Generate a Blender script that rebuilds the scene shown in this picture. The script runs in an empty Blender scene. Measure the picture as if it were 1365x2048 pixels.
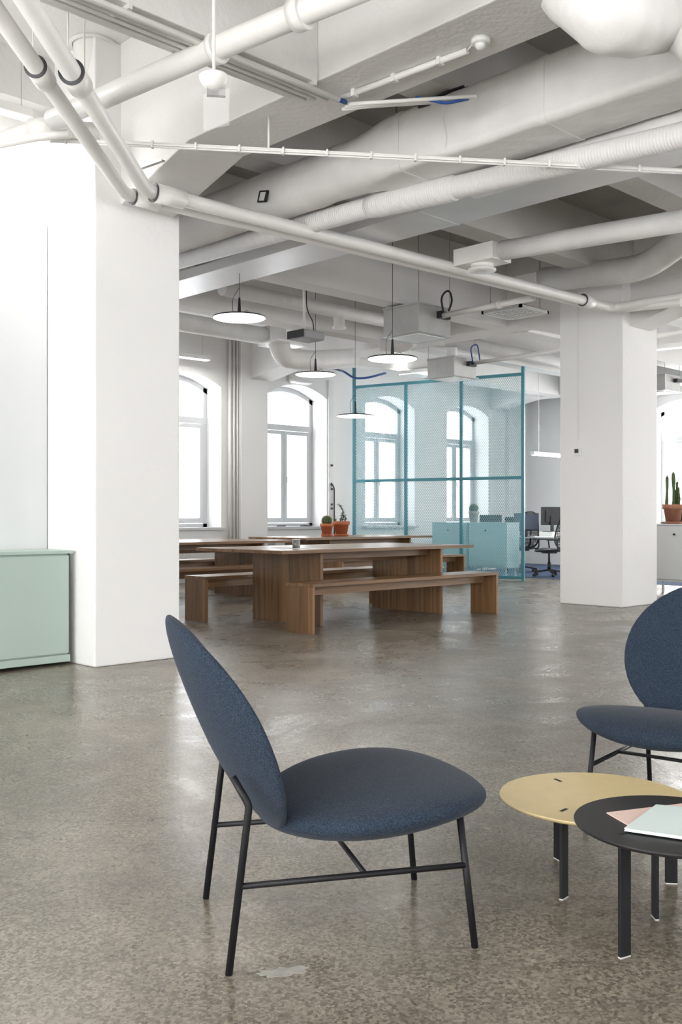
import bpy, bmesh, math, random
from mathutils import Vector, Matrix
random.seed(7)
S = bpy.context.scene
COL = S.collection
# ------------------------------------------------------------------ camera, light, exposure
EYE = 1.05
FPX = 2000.0
n_ = math.hypot(2045, 2000); CR = 2045/n_; SR = 2000/n_
RX = (CR, -SR); FW = (SR, CR)
cam = bpy.data.cameras.new('camera'); cam_o = bpy.data.objects.new('camera', cam); COL.objects.link(cam_o)
cam.sensor_fit = 'VERTICAL'; cam.sensor_height = 36; cam.lens = 36*FPX/2048
cam.shift_y = 9/2048
cam.clip_start = .05; cam.clip_end = 200
cam_o.location = (0, 0, EYE); cam_o.rotation_euler = (math.pi/2, 0, -math.asin(SR))
cam.dof.use_dof = False
S.camera = cam_o
S.view_settings.view_transform = 'Standard'; S.view_settings.look = 'None'
S.view_settings.gamma = 1; S.view_settings.use_curve_mapping = False
S.view_settings.exposure = 0.46
W = bpy.data.worlds.new('sky'); S.world = W; W.use_nodes = True
bg = W.node_tree.nodes['Background']; bg.inputs[0].default_value = (.93, .965, 1.0, 1); bg.inputs[1].default_value = 4.8
WORLD_PORTALS = []          # filled by each window opening: (centre, size, normal)

def ray(px, py):
    a = (px-682.5)/FPX
    return Vector((RX[0]*a+FW[0], RX[1]*a+FW[1], (1033-py)/FPX))
EYEV = Vector((0, 0, EYE))
def onz(px, py, z): r = ray(px, py); return EYEV + r*((z-EYE)/r.z)
def onx(px, py, x): r = ray(px, py); return EYEV + r*(x/r.x)
def ony(px, py, y): r = ray(px, py); return EYEV + r*(y/r.y)
def ond(px, py, d): return EYEV + ray(px, py)*d
def plan(X, D, z=0): return Vector((X*RX[0]+D*FW[0], X*RX[1]+D*FW[1], z))   # site plan measured square to the lens axis

# ------------------------------------------------------------------ materials
MATS = {}
def mat(name, col, rough=.5, metal=0, bump=0, bscale=60, var=0, vscale=3, spec=.5, coat=0, emis=None, estr=0, sheen=0):
    m = bpy.data.materials.new(name); m.use_nodes = True; MATS[name] = m
    nt = m.node_tree; b = nt.nodes['Principled BSDF']
    b.inputs['Base Color'].default_value = (*col, 1); b.inputs['Roughness'].default_value = rough
    b.inputs['Metallic'].default_value = metal; b.inputs['Specular IOR Level'].default_value = spec
    b.inputs['Coat Weight'].default_value = coat; b.inputs['Sheen Weight'].default_value = sheen
    if emis: b.inputs['Emission Color'].default_value = (*emis, 1); b.inputs['Emission Strength'].default_value = estr
    tc = nt.nodes.new('ShaderNodeTexCoord')
    if var:
        n = nt.nodes.new('ShaderNodeTexNoise'); n.inputs['Scale'].default_value = vscale; n.inputs['Detail'].default_value = 5
        nt.links.new(tc.outputs['Object'], n.inputs['Vector'])
        r = nt.nodes.new('ShaderNodeValToRGB')
        r.color_ramp.elements[0].position = .3; r.color_ramp.elements[1].position = .7
        r.color_ramp.elements[0].color = (*[c*(1-var) for c in col], 1); r.color_ramp.elements[1].color = (*[min(1, c*(1+var)) for c in col], 1)
        nt.links.new(n.outputs['Fac'], r.inputs['Fac']); nt.links.new(r.outputs['Color'], b.inputs['Base Color'])
    if bump:
        n = nt.nodes.new('ShaderNodeTexNoise'); n.inputs['Scale'].default_value = bscale; n.inputs['Detail'].default_value = 4
        nt.links.new(tc.outputs['Object'], n.inputs['Vector'])
        bm_ = nt.nodes.new('ShaderNodeBump'); bm_.inputs['Strength'].default_value = bump; bm_.inputs['Distance'].default_value = .01
        nt.links.new(n.outputs['Fac'], bm_.inputs['Height']); nt.links.new(bm_.outputs['Normal'], b.inputs['Normal'])
    return m
wall_m = mat('white_plaster', (.86, .855, .845), .7, bump=.25, bscale=18, var=.015, vscale=1.2)
ceil_m = mat('painted_concrete', (.78, .77, .755), .75, bump=.5, bscale=25, var=.05, vscale=1.5)
pipe_m = mat('white_pipe_paint', (.82, .81, .785), .38, bump=.15, bscale=30, var=.03, vscale=5)
duct_m = mat('white_duct_wrap', (.80, .79, .775), .55, bump=.7, bscale=9, var=.06, vscale=4)
black_m = mat('black_powder_coat', (.010, .010, .012), .5, spec=.3)
plastic_m = mat('white_plastic', (.8, .8, .78), .35)
dark_m = mat('dark_plastic', (.02, .022, .026), .4)
screen_m = mat('monitor_glass', (.07, .09, .15), .25)
blue_m = mat('blue_cable', (.02, .08, .3), .4)
steel_m = mat('brushed_steel', (.55, .55, .55), .3, metal=1, var=.06, vscale=8)
boxm = mat('air_box_metal', (.50, .50, .49), .38, metal=.35, var=.07, vscale=6)
beamm = mat('galvanised_white_sheet', (.80, .80, .81), .34, metal=.25, var=.05, vscale=2)
teal_m = mat('teal_steel', (.075, .27, .33), .4)
tealmesh_m = mat('teal_mesh', (.26, .52, .60), .5)
mint_m = mat('mint_lacquer', (.42, .515, .465), .45, bump=.05, bscale=120)
mint_d = mat('mint_lacquer_cool', (.50, .69, .70), .42)
terra_m = mat('terracotta', (.50, .15, .065), .7, var=.12, vscale=20, bump=.2, bscale=60)
terra_o = mat('terracotta_aged', (.33, .14, .085), .75, var=.18, vscale=14, bump=.2, bscale=60)
soil_m = mat('soil', (.03, .02, .015), .9)
cactus_m = mat('cactus_green', (.055, .09, .025), .6, var=.3, vscale=30, bump=.4, bscale=80)
spine_m = mat('cactus_spines', (.45, .38, .16), .6)
leaf_m = mat('leaf_green', (.10, .15, .07), .55, var=.35, vscale=25)
lampw_m = mat('lamp_disc_glow', (.9, .9, .9), .5, emis=(1, .97, .92), estr=3.0)
tube_m = mat('fluorescent_glow', (.9, .9, .9), .5, emis=(1, .98, .95), estr=2.5)
pink_m = mat('pale_pink_paper', (.80, .60, .53), .6)
paper_m = mat('pale_mint_paper', (.68, .78, .76), .6)
page_m = mat('white_paper', (.82, .82, .80), .65)
carpet_m = mat('blue_carpet', (.07, .11, .20), .9, var=.12, vscale=60, bump=.3, bscale=200)
foot_m = mat('pale_glide', (.6, .58, .55), .5)
yellow_m = mat('yellow_laminate', (.76, .61, .33), .38, var=.03, vscale=20)
blacktop_m = mat('black_laminate', (.018, .017, .018), .45, spec=.35)
meshk_m = mat('black_chair_mesh', (.015, .015, .017), .6)
rubber_m = mat('dark_gasket', (.07, .07, .075), .5)
frame_m = mat('window_paint', (.56, .57, .58), .4)
ticket_m = mat('patterned_tin', (.25, .25, .24), .45, metal=.3, var=.9, vscale=90)
dirt_m = mat('scuffed_opening', (.03, .03, .03), .8)

def acrylic(name='clear_sheet', col=(.95, .97, .97), alpha=.25, rough=.05):
    m = bpy.data.materials.new(name); m.use_nodes = True; nt = m.node_tree; nt.nodes.clear()
    out = nt.nodes.new('ShaderNodeOutputMaterial'); mix = nt.nodes.new('ShaderNodeMixShader')
    t = nt.nodes.new('ShaderNodeBsdfTransparent'); g = nt.nodes.new('ShaderNodeBsdfPrincipled')
    g.inputs['Base Color'].default_value = (*col, 1); g.inputs['Roughness'].default_value = rough
    mix.inputs[0].default_value = alpha
    nt.links.new(t.outputs[0], mix.inputs[1]); nt.links.new(g.outputs[0], mix.inputs[2]); nt.links.new(mix.outputs[0], out.inputs[0])
    return m
pane_m = acrylic('window_glass', (.85, .92, .96), .08, .02)
clear_m = acrylic('clear_acrylic', (.95, .96, .96), .09, .05)

def fabric():
    m = mat('blue_grey_melange', (.030, .045, .072), .95, spec=.2, sheen=.06)
    nt = m.node_tree; b = nt.nodes['Principled BSDF']; tc = nt.nodes['Texture Coordinate']
    n = nt.nodes.new('ShaderNodeTexNoise'); n.inputs['Scale'].default_value = 420; n.inputs['Detail'].default_value = 3
    nt.links.new(tc.outputs['Object'], n.inputs['Vector'])
    n2 = nt.nodes.new('ShaderNodeTexNoise'); n2.inputs['Scale'].default_value = 260; n2.inputs['Detail'].default_value = 6
    nt.links.new(tc.outputs['Object'], n2.inputs['Vector'])
    ad = nt.nodes.new('ShaderNodeMath'); ad.operation = 'MULTIPLY_ADD'; ad.inputs[1].default_value = .6
    nt.links.new(n.outputs['Fac'], ad.inputs[0])
    mu = nt.nodes.new('ShaderNodeMath'); mu.operation = 'MULTIPLY'; mu.inputs[1].default_value = .4
    nt.links.new(n2.outputs['Fac'], mu.inputs[0]); nt.links.new(mu.outputs[0], ad.inputs[2])
    r = nt.nodes.new('ShaderNodeValToRGB'); r.color_ramp.elements[0].position = .38; r.color_ramp.elements[1].position = .64
    r.color_ramp.elements[0].color = (.008, .0135, .024, 1); r.color_ramp.elements[1].color = (.040, .058, .088, 1)
    nt.links.new(ad.outputs[0], r.inputs['Fac']); nt.links.new(r.outputs['Color'], b.inputs['Base Color'])
    bp = nt.nodes.new('ShaderNodeBump'); bp.inputs['Strength'].default_value = .2; bp.inputs['Distance'].default_value = .001
    nt.links.new(n.outputs['Fac'], bp.inputs['Height']); nt.links.new(bp.outputs['Normal'], b.inputs['Normal'])
    return m
fabric_m = fabric()

def wood(name, axis, base=(.215, .117, .053)):
    """oak boards: grain runs along axis, boards change tone across it"""
    m = mat(name, base, .34, spec=.5); nt = m.node_tree; b = nt.nodes['Principled BSDF']; tc = nt.nodes['Texture Coordinate']
    mp = nt.nodes.new('ShaderNodeMapping'); sc = [26, 26, 26]; sc[axis] = 1.3; mp.inputs['Scale'].default_value = sc
    nt.links.new(tc.outputs['Object'], mp.inputs['Vector'])
    n = nt.nodes.new('ShaderNodeTexNoise'); n.inputs['Scale'].default_value = 1; n.inputs['Detail'].default_value = 8; n.inputs['Distortion'].default_value = .6
    nt.links.new(mp.outputs[0], n.inputs['Vector'])
    mp2 = nt.nodes.new('ShaderNodeMapping'); s2 = [9, 9, 9]; s2[axis] = .25
    if axis != 2: s2[2] = 0.01
    mp2.inputs['Scale'].default_value = s2
    nt.links.new(tc.outputs['Object'], mp2.inputs['Vector'])
    v = nt.nodes.new('ShaderNodeTexVoronoi'); v.inputs['Scale'].default_value = 1; v.inputs['Randomness'].default_value = .3
    nt.links.new(mp2.outputs[0], v.inputs['Vector'])
    sep = nt.nodes.new('ShaderNodeSeparateColor'); nt.links.new(v.outputs['Color'], sep.inputs[0])
    r = nt.nodes.new('ShaderNodeValToRGB'); r.color_ramp.elements[0].position = .3; r.color_ramp.elements[1].position = .72
    r.color_ramp.elements[0].color = (*[c*.62 for c in base], 1); r.color_ramp.elements[1].color = (*[c*1.35 for c in base], 1)
    nt.links.new(n.outputs['Fac'], r.inputs['Fac'])
    mr = nt.nodes.new('ShaderNodeMapRange'); mr.inputs['To Min'].default_value = .72; mr.inputs['To Max'].default_value = 1.25
    nt.links.new(sep.outputs[0], mr.inputs['Value'])
    mx = nt.nodes.new('ShaderNodeVectorMath'); mx.operation = 'SCALE'
    nt.links.new(r.outputs['Color'], mx.inputs[0]); nt.links.new(mr.outputs[0], mx.inputs['Scale'])
    nt.links.new(mx.outputs[0], b.inputs['Base Color'])
    return m
WX = wood('oak_along_length', 0); WZ = wood('oak_upright', 2)

def floor_material():
    m = mat('ground_concrete', (.2, .18, .15), .3); nt = m.node_tree; b = nt.nodes['Principled BSDF']; tc = nt.nodes['Texture Coordinate']
    L = nt.links.new
    def noise(sc, det=5, rough=.6, dist=0):
        n = nt.nodes.new('ShaderNodeTexNoise'); n.inputs['Scale'].default_value = sc; n.inputs['Detail'].default_value = det
        n.inputs['Roughness'].default_value = rough; n.inputs['Distortion'].default_value = dist
        L(tc.outputs['Object'], n.inputs['Vector']); return n
    def ramp(src, p0, c0, p1, c1):
        r = nt.nodes.new('ShaderNodeValToRGB'); e = r.color_ramp.elements
        e[0].position = p0; e[0].color = (*c0, 1); e[1].position = p1; e[1].color = (*c1, 1); L(src, r.inputs['Fac']); return r
    def mixc(a, bb, fac, mode='MIX', f=None):
        x = nt.nodes.new('ShaderNodeMix'); x.data_type = 'RGBA'; x.blend_type = mode
        if f is not None: x.inputs[0].default_value = f
        else: L(fac, x.inputs[0])
        L(a, x.inputs[6]); L(bb, x.inputs[7]); return x.outputs[2]
    big = ramp(noise(.55, 6, .65, .4).outputs['Fac'], .34, (.180, .157, .126), .68, (.318, .284, .234))
    med = ramp(noise(3.2, 7, .7).outputs['Fac'], .3, (.74, .73, .71), .7, (1.16, 1.16, 1.15))
    c = mixc(big.outputs[0], med.outputs[0], None, 'MULTIPLY', 1)
    vor = nt.nodes.new('ShaderNodeTexVoronoi'); vor.inputs['Scale'].default_value = 130; L(tc.outputs['Object'], vor.inputs['Vector'])
    sp = nt.nodes.new('ShaderNodeSeparateColor'); L(vor.outputs['Color'], sp.inputs[0])
    agg = ramp(sp.outputs[0], .05, (.45, .44, .42), .95, (1.38, 1.38, 1.36))
    c = mixc(c, agg.outputs[0], None, 'MULTIPLY', .85)
    sm = ramp(noise(240, 2).outputs['Fac'], .35, (.62, .61, .60), .65, (1.2, 1.2, 1.2))
    c = mixc(c, sm.outputs[0], None, 'MULTIPLY', .6)
    v2 = nt.nodes.new('ShaderNodeTexVoronoi'); v2.inputs['Scale'].default_value = 3.3; L(tc.outputs['Object'], v2.inputs['Vector'])
    spot = ramp(v2.outputs['Distance'], .018, (1, 1, 1), .06, (0, 0, 0))
    dk = nt.nodes.new('ShaderNodeRGB'); dk.outputs[0].default_value = (.045, .04, .035, 1)
    sf = nt.nodes.new('ShaderNodeMath'); sf.operation = 'MULTIPLY'; sf.inputs[1].default_value = .45; L(spot.outputs[0], sf.inputs[0])
    c = mixc(c, dk.outputs[0], sf.outputs[0])
    st = ramp(noise(1.7, 8, .75, 1.2).outputs['Fac'], .60, (0, 0, 0), .72, (1, 1, 1))
    s2 = nt.nodes.new('ShaderNodeMath'); s2.operation = 'MULTIPLY'; s2.inputs[1].default_value = .22; L(st.outputs[0], s2.inputs[0])
    c = mixc(c, dk.outputs[0], s2.outputs[0])
    L(c, b.inputs['Base Color'])
    rr = ramp(noise(1.3, 8, .7, .8).outputs['Fac'], .32, (.19, .19, .19), .72, (.42, .42, .42))
    L(rr.outputs[0], b.inputs['Roughness'])
    bp = nt.nodes.new('ShaderNodeBump'); bp.inputs['Strength'].default_value = .19; bp.inputs['Distance'].default_value = .02
    L(noise(4.5, 6, .6).outputs['Fac'], bp.inputs['Height']); L(bp.outputs['Normal'], b.inputs['Normal'])
    b.inputs['Specular IOR Level'].default_value = .5
    return m
floor_m = floor_material()

def spiral_material(ax, nm):
    m = mat(nm, (.78, .77, .76), .5); nt = m.node_tree; b = nt.nodes['Principled BSDF']; tc = nt.nodes['Texture Coordinate']
    w = nt.nodes.new('ShaderNodeTexWave'); w.bands_direction = ax; w.inputs['Scale'].default_value = 15; w.inputs['Distortion'].default_value = 1.5; w.inputs['Detail'].default_value = 3
    nt.links.new(tc.outputs['Object'], w.inputs['Vector'])
    bp = nt.nodes.new('ShaderNodeBump'); bp.inputs['Strength'].default_value = .42; bp.inputs['Distance'].default_value = .008
    nt.links.new(w.outputs['Fac'], bp.inputs['Height']); nt.links.new(bp.outputs['Normal'], b.inputs['Normal'])
    return m
spiral_m = spiral_material('Y', 'spiral_duct_wrap'); spiral_x = spiral_material('X', 'spiral_duct_wrap_across')

# ------------------------------------------------------------------ mesh helpers
def box(bm, x0, x1, y0, y1, z0, z1, M=None):
    vs = [Vector((x, y, z)) for x in (x0, x1) for y in (y0, y1) for z in (z0, z1)]
    if M is not None: vs = [M @ v for v in vs]
    v = [bm.verts.new(p) for p in vs]
    for f in ((0, 1, 3, 2), (4, 6, 7, 5), (0, 4, 5, 1), (2, 3, 7, 6), (0, 2, 6, 4), (1, 5, 7, 3)): bm.faces.new([v[i] for i in f])
def bar(bm, a, b, w, h=None, up=Vector((0, 0, 1))):
    a = Vector(a); b = Vector(b); h = h or w; d = (b-a).normalized()
    s = d.cross(up)
    if s.length < 1e-4: s = d.cross(Vector((1, 0, 0)))
    s.normalize(); u = s.cross(d)
    v = [bm.verts.new(p+s*i*w/2+u*j*h/2) for p in (a, b) for i, j in ((-1, -1), (1, -1), (1, 1), (-1, 1))]
    for f in ((0, 1, 2, 3), (7, 6, 5, 4), (0, 4, 5, 1), (1, 5, 6, 2), (2, 6, 7, 3), (3, 7, 4, 0)): bm.faces.new([v[i] for i in f])
def roundpath(pts, r, n=6):
    pts = [Vector(p) for p in pts]; out = [pts[0]]
    for i in range(1, len(pts)-1):
        a, b, c = pts[i-1], pts[i], pts[i+1]; rr = min(r, (a-b).length*.49, (c-b).length*.49)
        p = b+(a-b).normalized()*rr; q = b+(c-b).normalized()*rr
        for k in range(n+1):
            t = k/n; out.append(p*(1-t)**2+b*2*t*(1-t)+q*t*t)
    out.append(pts[-1]); return out
def tube(bm, pts, r, seg=16, bend=0, cap=True):
    if bend: pts = roundpath(pts, bend)
    pts = [Vector(p) for p in pts]; N = len(pts)
    rs = r if isinstance(r, (list, tuple)) else [r]*N
    tang = []
    for i in range(N):
        t = (pts[min(i+1, N-1)]-pts[max(i-1, 0)])
        if 0 < i < N-1: t = (pts[i+1]-pts[i]).normalized()+(pts[i]-pts[i-1]).normalized()
        tang.append(t.normalized())
    ref = Vector((0, 0, 1)) if abs(tang[0].z) < .9 else Vector((1, 0, 0))
    u = tang[0].cross(ref).normalized(); rings = []
    for i in range(N):
        u = (u-tang[i]*u.dot(tang[i])).normalized(); w = tang[i].cross(u)
        rings.append([bm.verts.new(pts[i]+(u*math.cos(2*math.pi*k/seg)+w*math.sin(2*math.pi*k/seg))*rs[i]) for k in range(seg)])
    for i in range(N-1):
        for k in range(seg):
            f = bm.faces.new((rings[i][k], rings[i+1][k], rings[i+1][(k+1) % seg], rings[i][(k+1) % seg])); f.smooth = True
    if cap: bm.faces.new(rings[0]); bm.faces.new(rings[-1][::-1])
def lathe(bm, prof, c=(0, 0, 0), seg=32):
    c = Vector(c); rings = []
    for r, z in prof:
        if r < 1e-6: rings.append([bm.verts.new(c+Vector((0, 0, z)))])
        else: rings.append([bm.verts.new(c+Vector((r*math.cos(2*math.pi*k/seg), r*math.sin(2*math.pi*k/seg), z))) for k in range(seg)])
    for a, b in zip(rings, rings[1:]):
        for k in range(seg):
            k2 = (k+1) % seg
            if len(a) == 1 and len(b) == 1: continue
            if len(a) == 1: f = bm.faces.new((a[0], b[k2], b[k]))
            elif len(b) == 1: f = bm.faces.new((a[k], a[k2], b[0]))
            else: f = bm.faces.new((a[k], a[k2], b[k2], b[k]))
            f.smooth = True
def prism(bm, poly, z0, z1, M=None):
    """poly in xy, extruded z0..z1"""
    M = M or Matrix()
    a = [bm.verts.new(M @ Vector((x, y, z0))) for x, y in poly]; b = [bm.verts.new(M @ Vector((x, y, z1))) for x, y in poly]
    bm.faces.new(a[::-1]); bm.faces.new(b); n = len(poly)
    for i in range(n): bm.faces.new((a[i], a[(i+1) % n], b[(i+1) % n], b[i]))
def absloc(o):
    v = Vector((0, 0, 0))
    while o: v += o.location; o = o.parent
    return v
def obj(name, bm, m, parent=None, local=False, bevel=0, smooth=False, origin=None):
    """link bm as ONE mesh object. Coordinates are world ones unless local; the origin goes to the thing's base"""
    bmesh.ops.recalc_face_normals(bm, faces=bm.faces)
    me = bpy.data.meshes.new(name)
    if parent is None and not local:
        if origin is None:
            xs = [v.co for v in bm.verts]
            origin = Vector(((min(v.x for v in xs)+max(v.x for v in xs))/2, (min(v.y for v in xs)+max(v.y for v in xs))/2, min(v.z for v in xs)))
        bmesh.ops.translate(bm, vec=-Vector(origin), verts=bm.verts)
    elif parent is not None and not local:
        bmesh.ops.translate(bm, vec=-absloc(parent), verts=bm.verts)
    if smooth:
        for f in bm.faces: f.smooth = True
    bm.to_mesh(me); bm.free(); me.materials.append(m)
    o = bpy.data.objects.new(name, me); COL.objects.link(o)
    if parent is not None: o.parent = parent
    elif not local: o.location = origin
    if bevel:
        b = o.modifiers.new('bevel', 'BEVEL'); b.width = bevel; b.segments = 2; b.limit_method = 'ANGLE'
    return o
def thing(name, label, cat, loc=(0, 0, 0), rotz=0, group=None):
    o = bpy.data.objects.new(name, None); COL.objects.link(o); o.location = loc; o.rotation_euler = (0, 0, rotz)
    o.empty_display_size = .1; return tag(o, label, cat, group)
def tag(o, label, cat, group=None):
    o['label'] = label; o['category'] = cat
    if group: o['group'] = group
    return o
def struct(name, bm, m, label=None, **k):
    o = obj(name, bm, m, **k); o['kind'] = 'structure'
    if label: o['label'] = label
    return o
def dup(root, loc, rotz, label, group=None):
    r = root.copy(); COL.objects.link(r); r.location = loc; r.rotation_euler = (0, 0, rotz); r['label'] = label
    if group: r['group'] = group
    for ch in list(root.children):
        c = ch.copy(); COL.objects.link(c); c.parent = r
        for g in ch.children:
            d = g.copy(); COL.objects.link(d); d.parent = c
    return r
B = bmesh.new

# ------------------------------------------------------------------ the room
SLAB = 4.40; SOFF = 3.50
YN = 13.04; XE = 18.53; XW = -4.2; YS = -5.0; YL = 6.85; PX0, PX1, PY0 = 3.63, 4.345, 6.16
b = B(); box(b, XW-.7, XE+.7, YS-.7, YN+.7, -.2, 0); struct('floor', b, floor_m, 'ground grey-brown concrete floor with a worn polish')
b = B(); box(b, XW-.7, XE+.7, YS-.7, YN+.7, SLAB, SLAB+.25); struct('ceiling', b, ceil_m)

WIN_H = (.871, 3.158, 3.353)
def windowed_wall(name, P0, U, N, length, opens, thick=.62, wname=None, wlabel=None, wh=WIN_H, ww=1.386, detail=True, nwin=[0]):
    """wall starting at P0 running along U for length, inner face looks along N; opens = centres along U"""
    P0 = Vector(P0); U = Vector(U); N = Vector(N); bm = B(); AR = 12
    z0, zs, za = wh
    def P(u, z, dpt=0): return P0+U*u+Vector((0, 0, z))-N*dpt
    def quad(*p): bm.faces.new([bm.verts.new(q) for q in p])
    cur = 0
    for dpt in (0, thick):
        cur = 0
        for c in opens:
            a, e = c-ww/2, c+ww/2
            quad(P(cur, 0, dpt), P(a, 0, dpt), P(a, SLAB, dpt), P(cur, SLAB, dpt))
            quad(P(a, 0, dpt), P(e, 0, dpt), P(e, z0, dpt), P(a, z0, dpt))
            for k in range(AR):
                u0 = a+ww*k/AR; u1 = a+ww*(k+1)/AR
                h0 = zs+(za-zs)*(1-((u0-c)/(ww/2))**2); h1 = zs+(za-zs)*(1-((u1-c)/(ww/2))**2)
                quad(P(u0, h0, dpt), P(u1, h1, dpt), P(u1, SLAB, dpt), P(u0, SLAB, dpt))
            cur = e
        quad(P(cur, 0, dpt), P(length, 0, dpt), P(length, SLAB, dpt), P(cur, SLAB, dpt))
    for c in opens:
        a, e = c-ww/2, c+ww/2
        quad(P(a, z0), P(e, z0), P(e, z0, thick), P(a, z0, thick))
        quad(P(a, z0), P(a, zs), P(a, zs, thick), P(a, z0, thick)); quad(P(e, z0), P(e, zs), P(e, zs, thick), P(e, z0, thick))
        for k in range(AR):
            u0 = a+ww*k/AR; u1 = a+ww*(k+1)/AR
            h0 = zs+(za-zs)*(1-((u0-c)/(ww/2))**2); h1 = zs+(za-zs)*(1-((u1-c)/(ww/2))**2)
            quad(P(u0, h0), P(u1, h1), P(u1, h1, thick), P(u0, h0, thick))
    bmesh.ops.remove_doubles(bm, verts=bm.verts, dist=1e-4)
    struct(name, bm, wall_m)
    for c in opens:
        nwin[0] += 1; D = thick-.2
        root = bpy.data.objects.new('window_%d' % nwin[0], None); COL.objects.link(root); root.location = P(c, z0, D); root['kind'] = 'structure'
        a, e = c-ww/2, c+ww/2; fw = .075
        zt = zs-.527                                   # transom
        rise = za-zs
        def arch(u, inset=0): return zs+rise*(1-((u-c)/(ww/2))**2)-inset
        f = B()
        def fb(u0, u1, za_, zb_, t=.07, o=0):
            p = [P(u, z, D+q-o) for u in (u0, u1) for q in (-t/2, t/2) for z in (za_, zb_)]
            v = [f.verts.new(q) for q in p]
            for ff in ((0, 1, 3, 2), (4, 6, 7, 5), (0, 4, 5, 1), (2, 3, 7, 6), (0, 2, 6, 4), (1, 5, 7, 3)): f.faces.new([v[i] for i in ff])
        g = .012
        fb(a, a+fw, z0, arch(a+fw*.4)); fb(e-fw, e, z0, arch(e-fw*.4)); fb(a, e, z0, z0+.06)
        fb(a, e, zt-.05, zt+.05, .09)
        for k in range(AR):
            u0 = a+ww*k/AR; u1 = a+ww*(k+1)/AR
            p = [P(u, arch(u, ins), D+q) for u in (u0, u1) for q in (-.035, .035) for ins in (-.01, .085)]
            v = [f.verts.new(q) for q in p]
            for ff in ((0, 1, 3, 2), (4, 6, 7, 5), (0, 4, 5, 1), (2, 3, 7, 6), (0, 2, 6, 4), (1, 5, 7, 3)): f.faces.new([v[i] for i in ff])
        obj('window_frame', f, frame_m, root)
        for s in (0, 1):                               # two casements
            f = B(); u0 = (a+fw+g) if s == 0 else c+g/2; u1 = (c-g/2) if s == 0 else e-fw-g; zb = z0+.07; zu = zt-.06; t = .065
            fb(u0, u0+t, zb, zu, .055, .02); fb(u1-t, u1, zb, zu, .055, .02); fb(u0+t, u1-t, zb, zb+t+.02, .055, .02); fb(u0+t, u1-t, zu-t, zu, .055, .02)
            sash = obj('casement', f, frame_m, root)
            f = B(); p = [P(u, z, D) for u, z in ((u0+t, zb+t), (u1-t, zb+t), (u1-t, zu-t), (u0+t, zu-t))]; f.faces.new([f.verts.new(q) for q in p])
            obj('pane', f, pane_m, sash)
            if detail and s == 1:
                f = B(); q = P(u0+.03, (zb+zu)/2, D-.06); tube(f, [q, q+N*.03, q+N*.035-Vector((0, 0, .11))], .008, 8, .01); obj('window_handle', f, steel_m, sash)
        f = B(); pts = [P(a+fw, zt+.05, D), P(e-fw, zt+.05, D)]+[P(e-fw-(ww-2*fw)*k/AR, arch(e-fw-(ww-2*fw)*k/AR, .085), D) for k in range(AR+1)]
        f.faces.new([f.verts.new(q) for q in pts]); obj('fanlight_pane', f, pane_m, root)
        f = B(); v0 = P(a-.06, z0-.05, -.07); v1 = P(e+.06, z0, thick-.24)
        box(f, min(v0.x, v1.x), max(v0.x, v1.x), min(v0.y, v1.y), max(v0.y, v1.y), z0-.045, z0+.004)
        obj('window_sill', f, frame_m, root, bevel=.006)
        WORLD_PORTALS.append((P(c, (z0+za)/2, thick-.05), (ww, za-z0), N))
xr = [10.015+2.38*i for i in (-2, -1, 0, 1, 2, 3)]
NX0 = 3.63
windowed_wall('wall_north', (NX0, YN, 0), (1, 0, 0), (0, -1, 0), XE-NX0, [x-.693-NX0 for x in xr])
windowed_wall('wall_east', (XE, YS, 0), (0, 1, 0), (-1, 0, 0), YN-YS, [y-YS for y in (-2.59, -.21, 2.17, 4.55, 6.93, 9.31)])
windowed_wall('wall_west', (XW, YS, 0), (0, 1, 0), (1, 0, 0), YL-YS, [1.9, 4.7, 7.5, 10.1], wh=(.6, 3.6, 3.85), ww=2.1)
windowed_wall('wall_south', (XW, YS, 0), (1, 0, 0), (0, 1, 0), XE-XW, [2.5, 5.6, 9.5, 13.5, 17.5, 20.8], wh=(.84, 3.53, 3.76), ww=1.63)
b = B(); box(b, XW, PX0+.02, YL, YL+.25, 0, SLAB); struct('wall_left', b, wall_m)
b = B(); box(b, PX0-.2, PX0, YL+.25, YN, 0, SLAB); struct('wall_back', b, wall_m)
for c, s, N in WORLD_PORTALS:
    l = bpy.data.lights.new('sky_portal', 'AREA'); l.shape = 'RECTANGLE'; l.size, l.size_y = s; l.cycles.is_portal = True
    o = bpy.data.objects.new('sky_portal', l); COL.objects.link(o); o.location = c; o.rotation_euler = Vector(N).to_track_quat('-Z', 'Y').to_euler()

for c, s, N in WORLD_PORTALS:  # added fill lamps outside the west, south and east panes, boosting the sky
    en = {(1, 0): 155, (0, 1): 46, (-1, 0): 130, (0, -1): 0}[(round(N[0]), round(N[1]))]
    if not en: continue
    l = bpy.data.lights.new('daylight_fill', 'AREA'); l.shape = 'RECTANGLE'; l.size, l.size_y = s; l.energy = en; l.color = (1, .975, .94)
    o = bpy.data.objects.new('daylight_fill', l); COL.objects.link(o); o.location = Vector(c)-Vector(N)*.12; o.rotation_euler = Vector(N).to_track_quat('-Z', 'Y').to_euler()
# pillars
b = B(); box(b, PX0, PX1, PY0, YL+.02, 0, SLAB)
struct('pillar', b, wall_m, 'broad white plastered pillar beside the mint cabinet', bevel=.012)
b = B(); box(b, 10.358, 11.165, 5.956, 6.80, 0, SLAB)
struct('pillar', b, wall_m, 'white plastered pillar carrying the small thermostat', bevel=.012)
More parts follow.
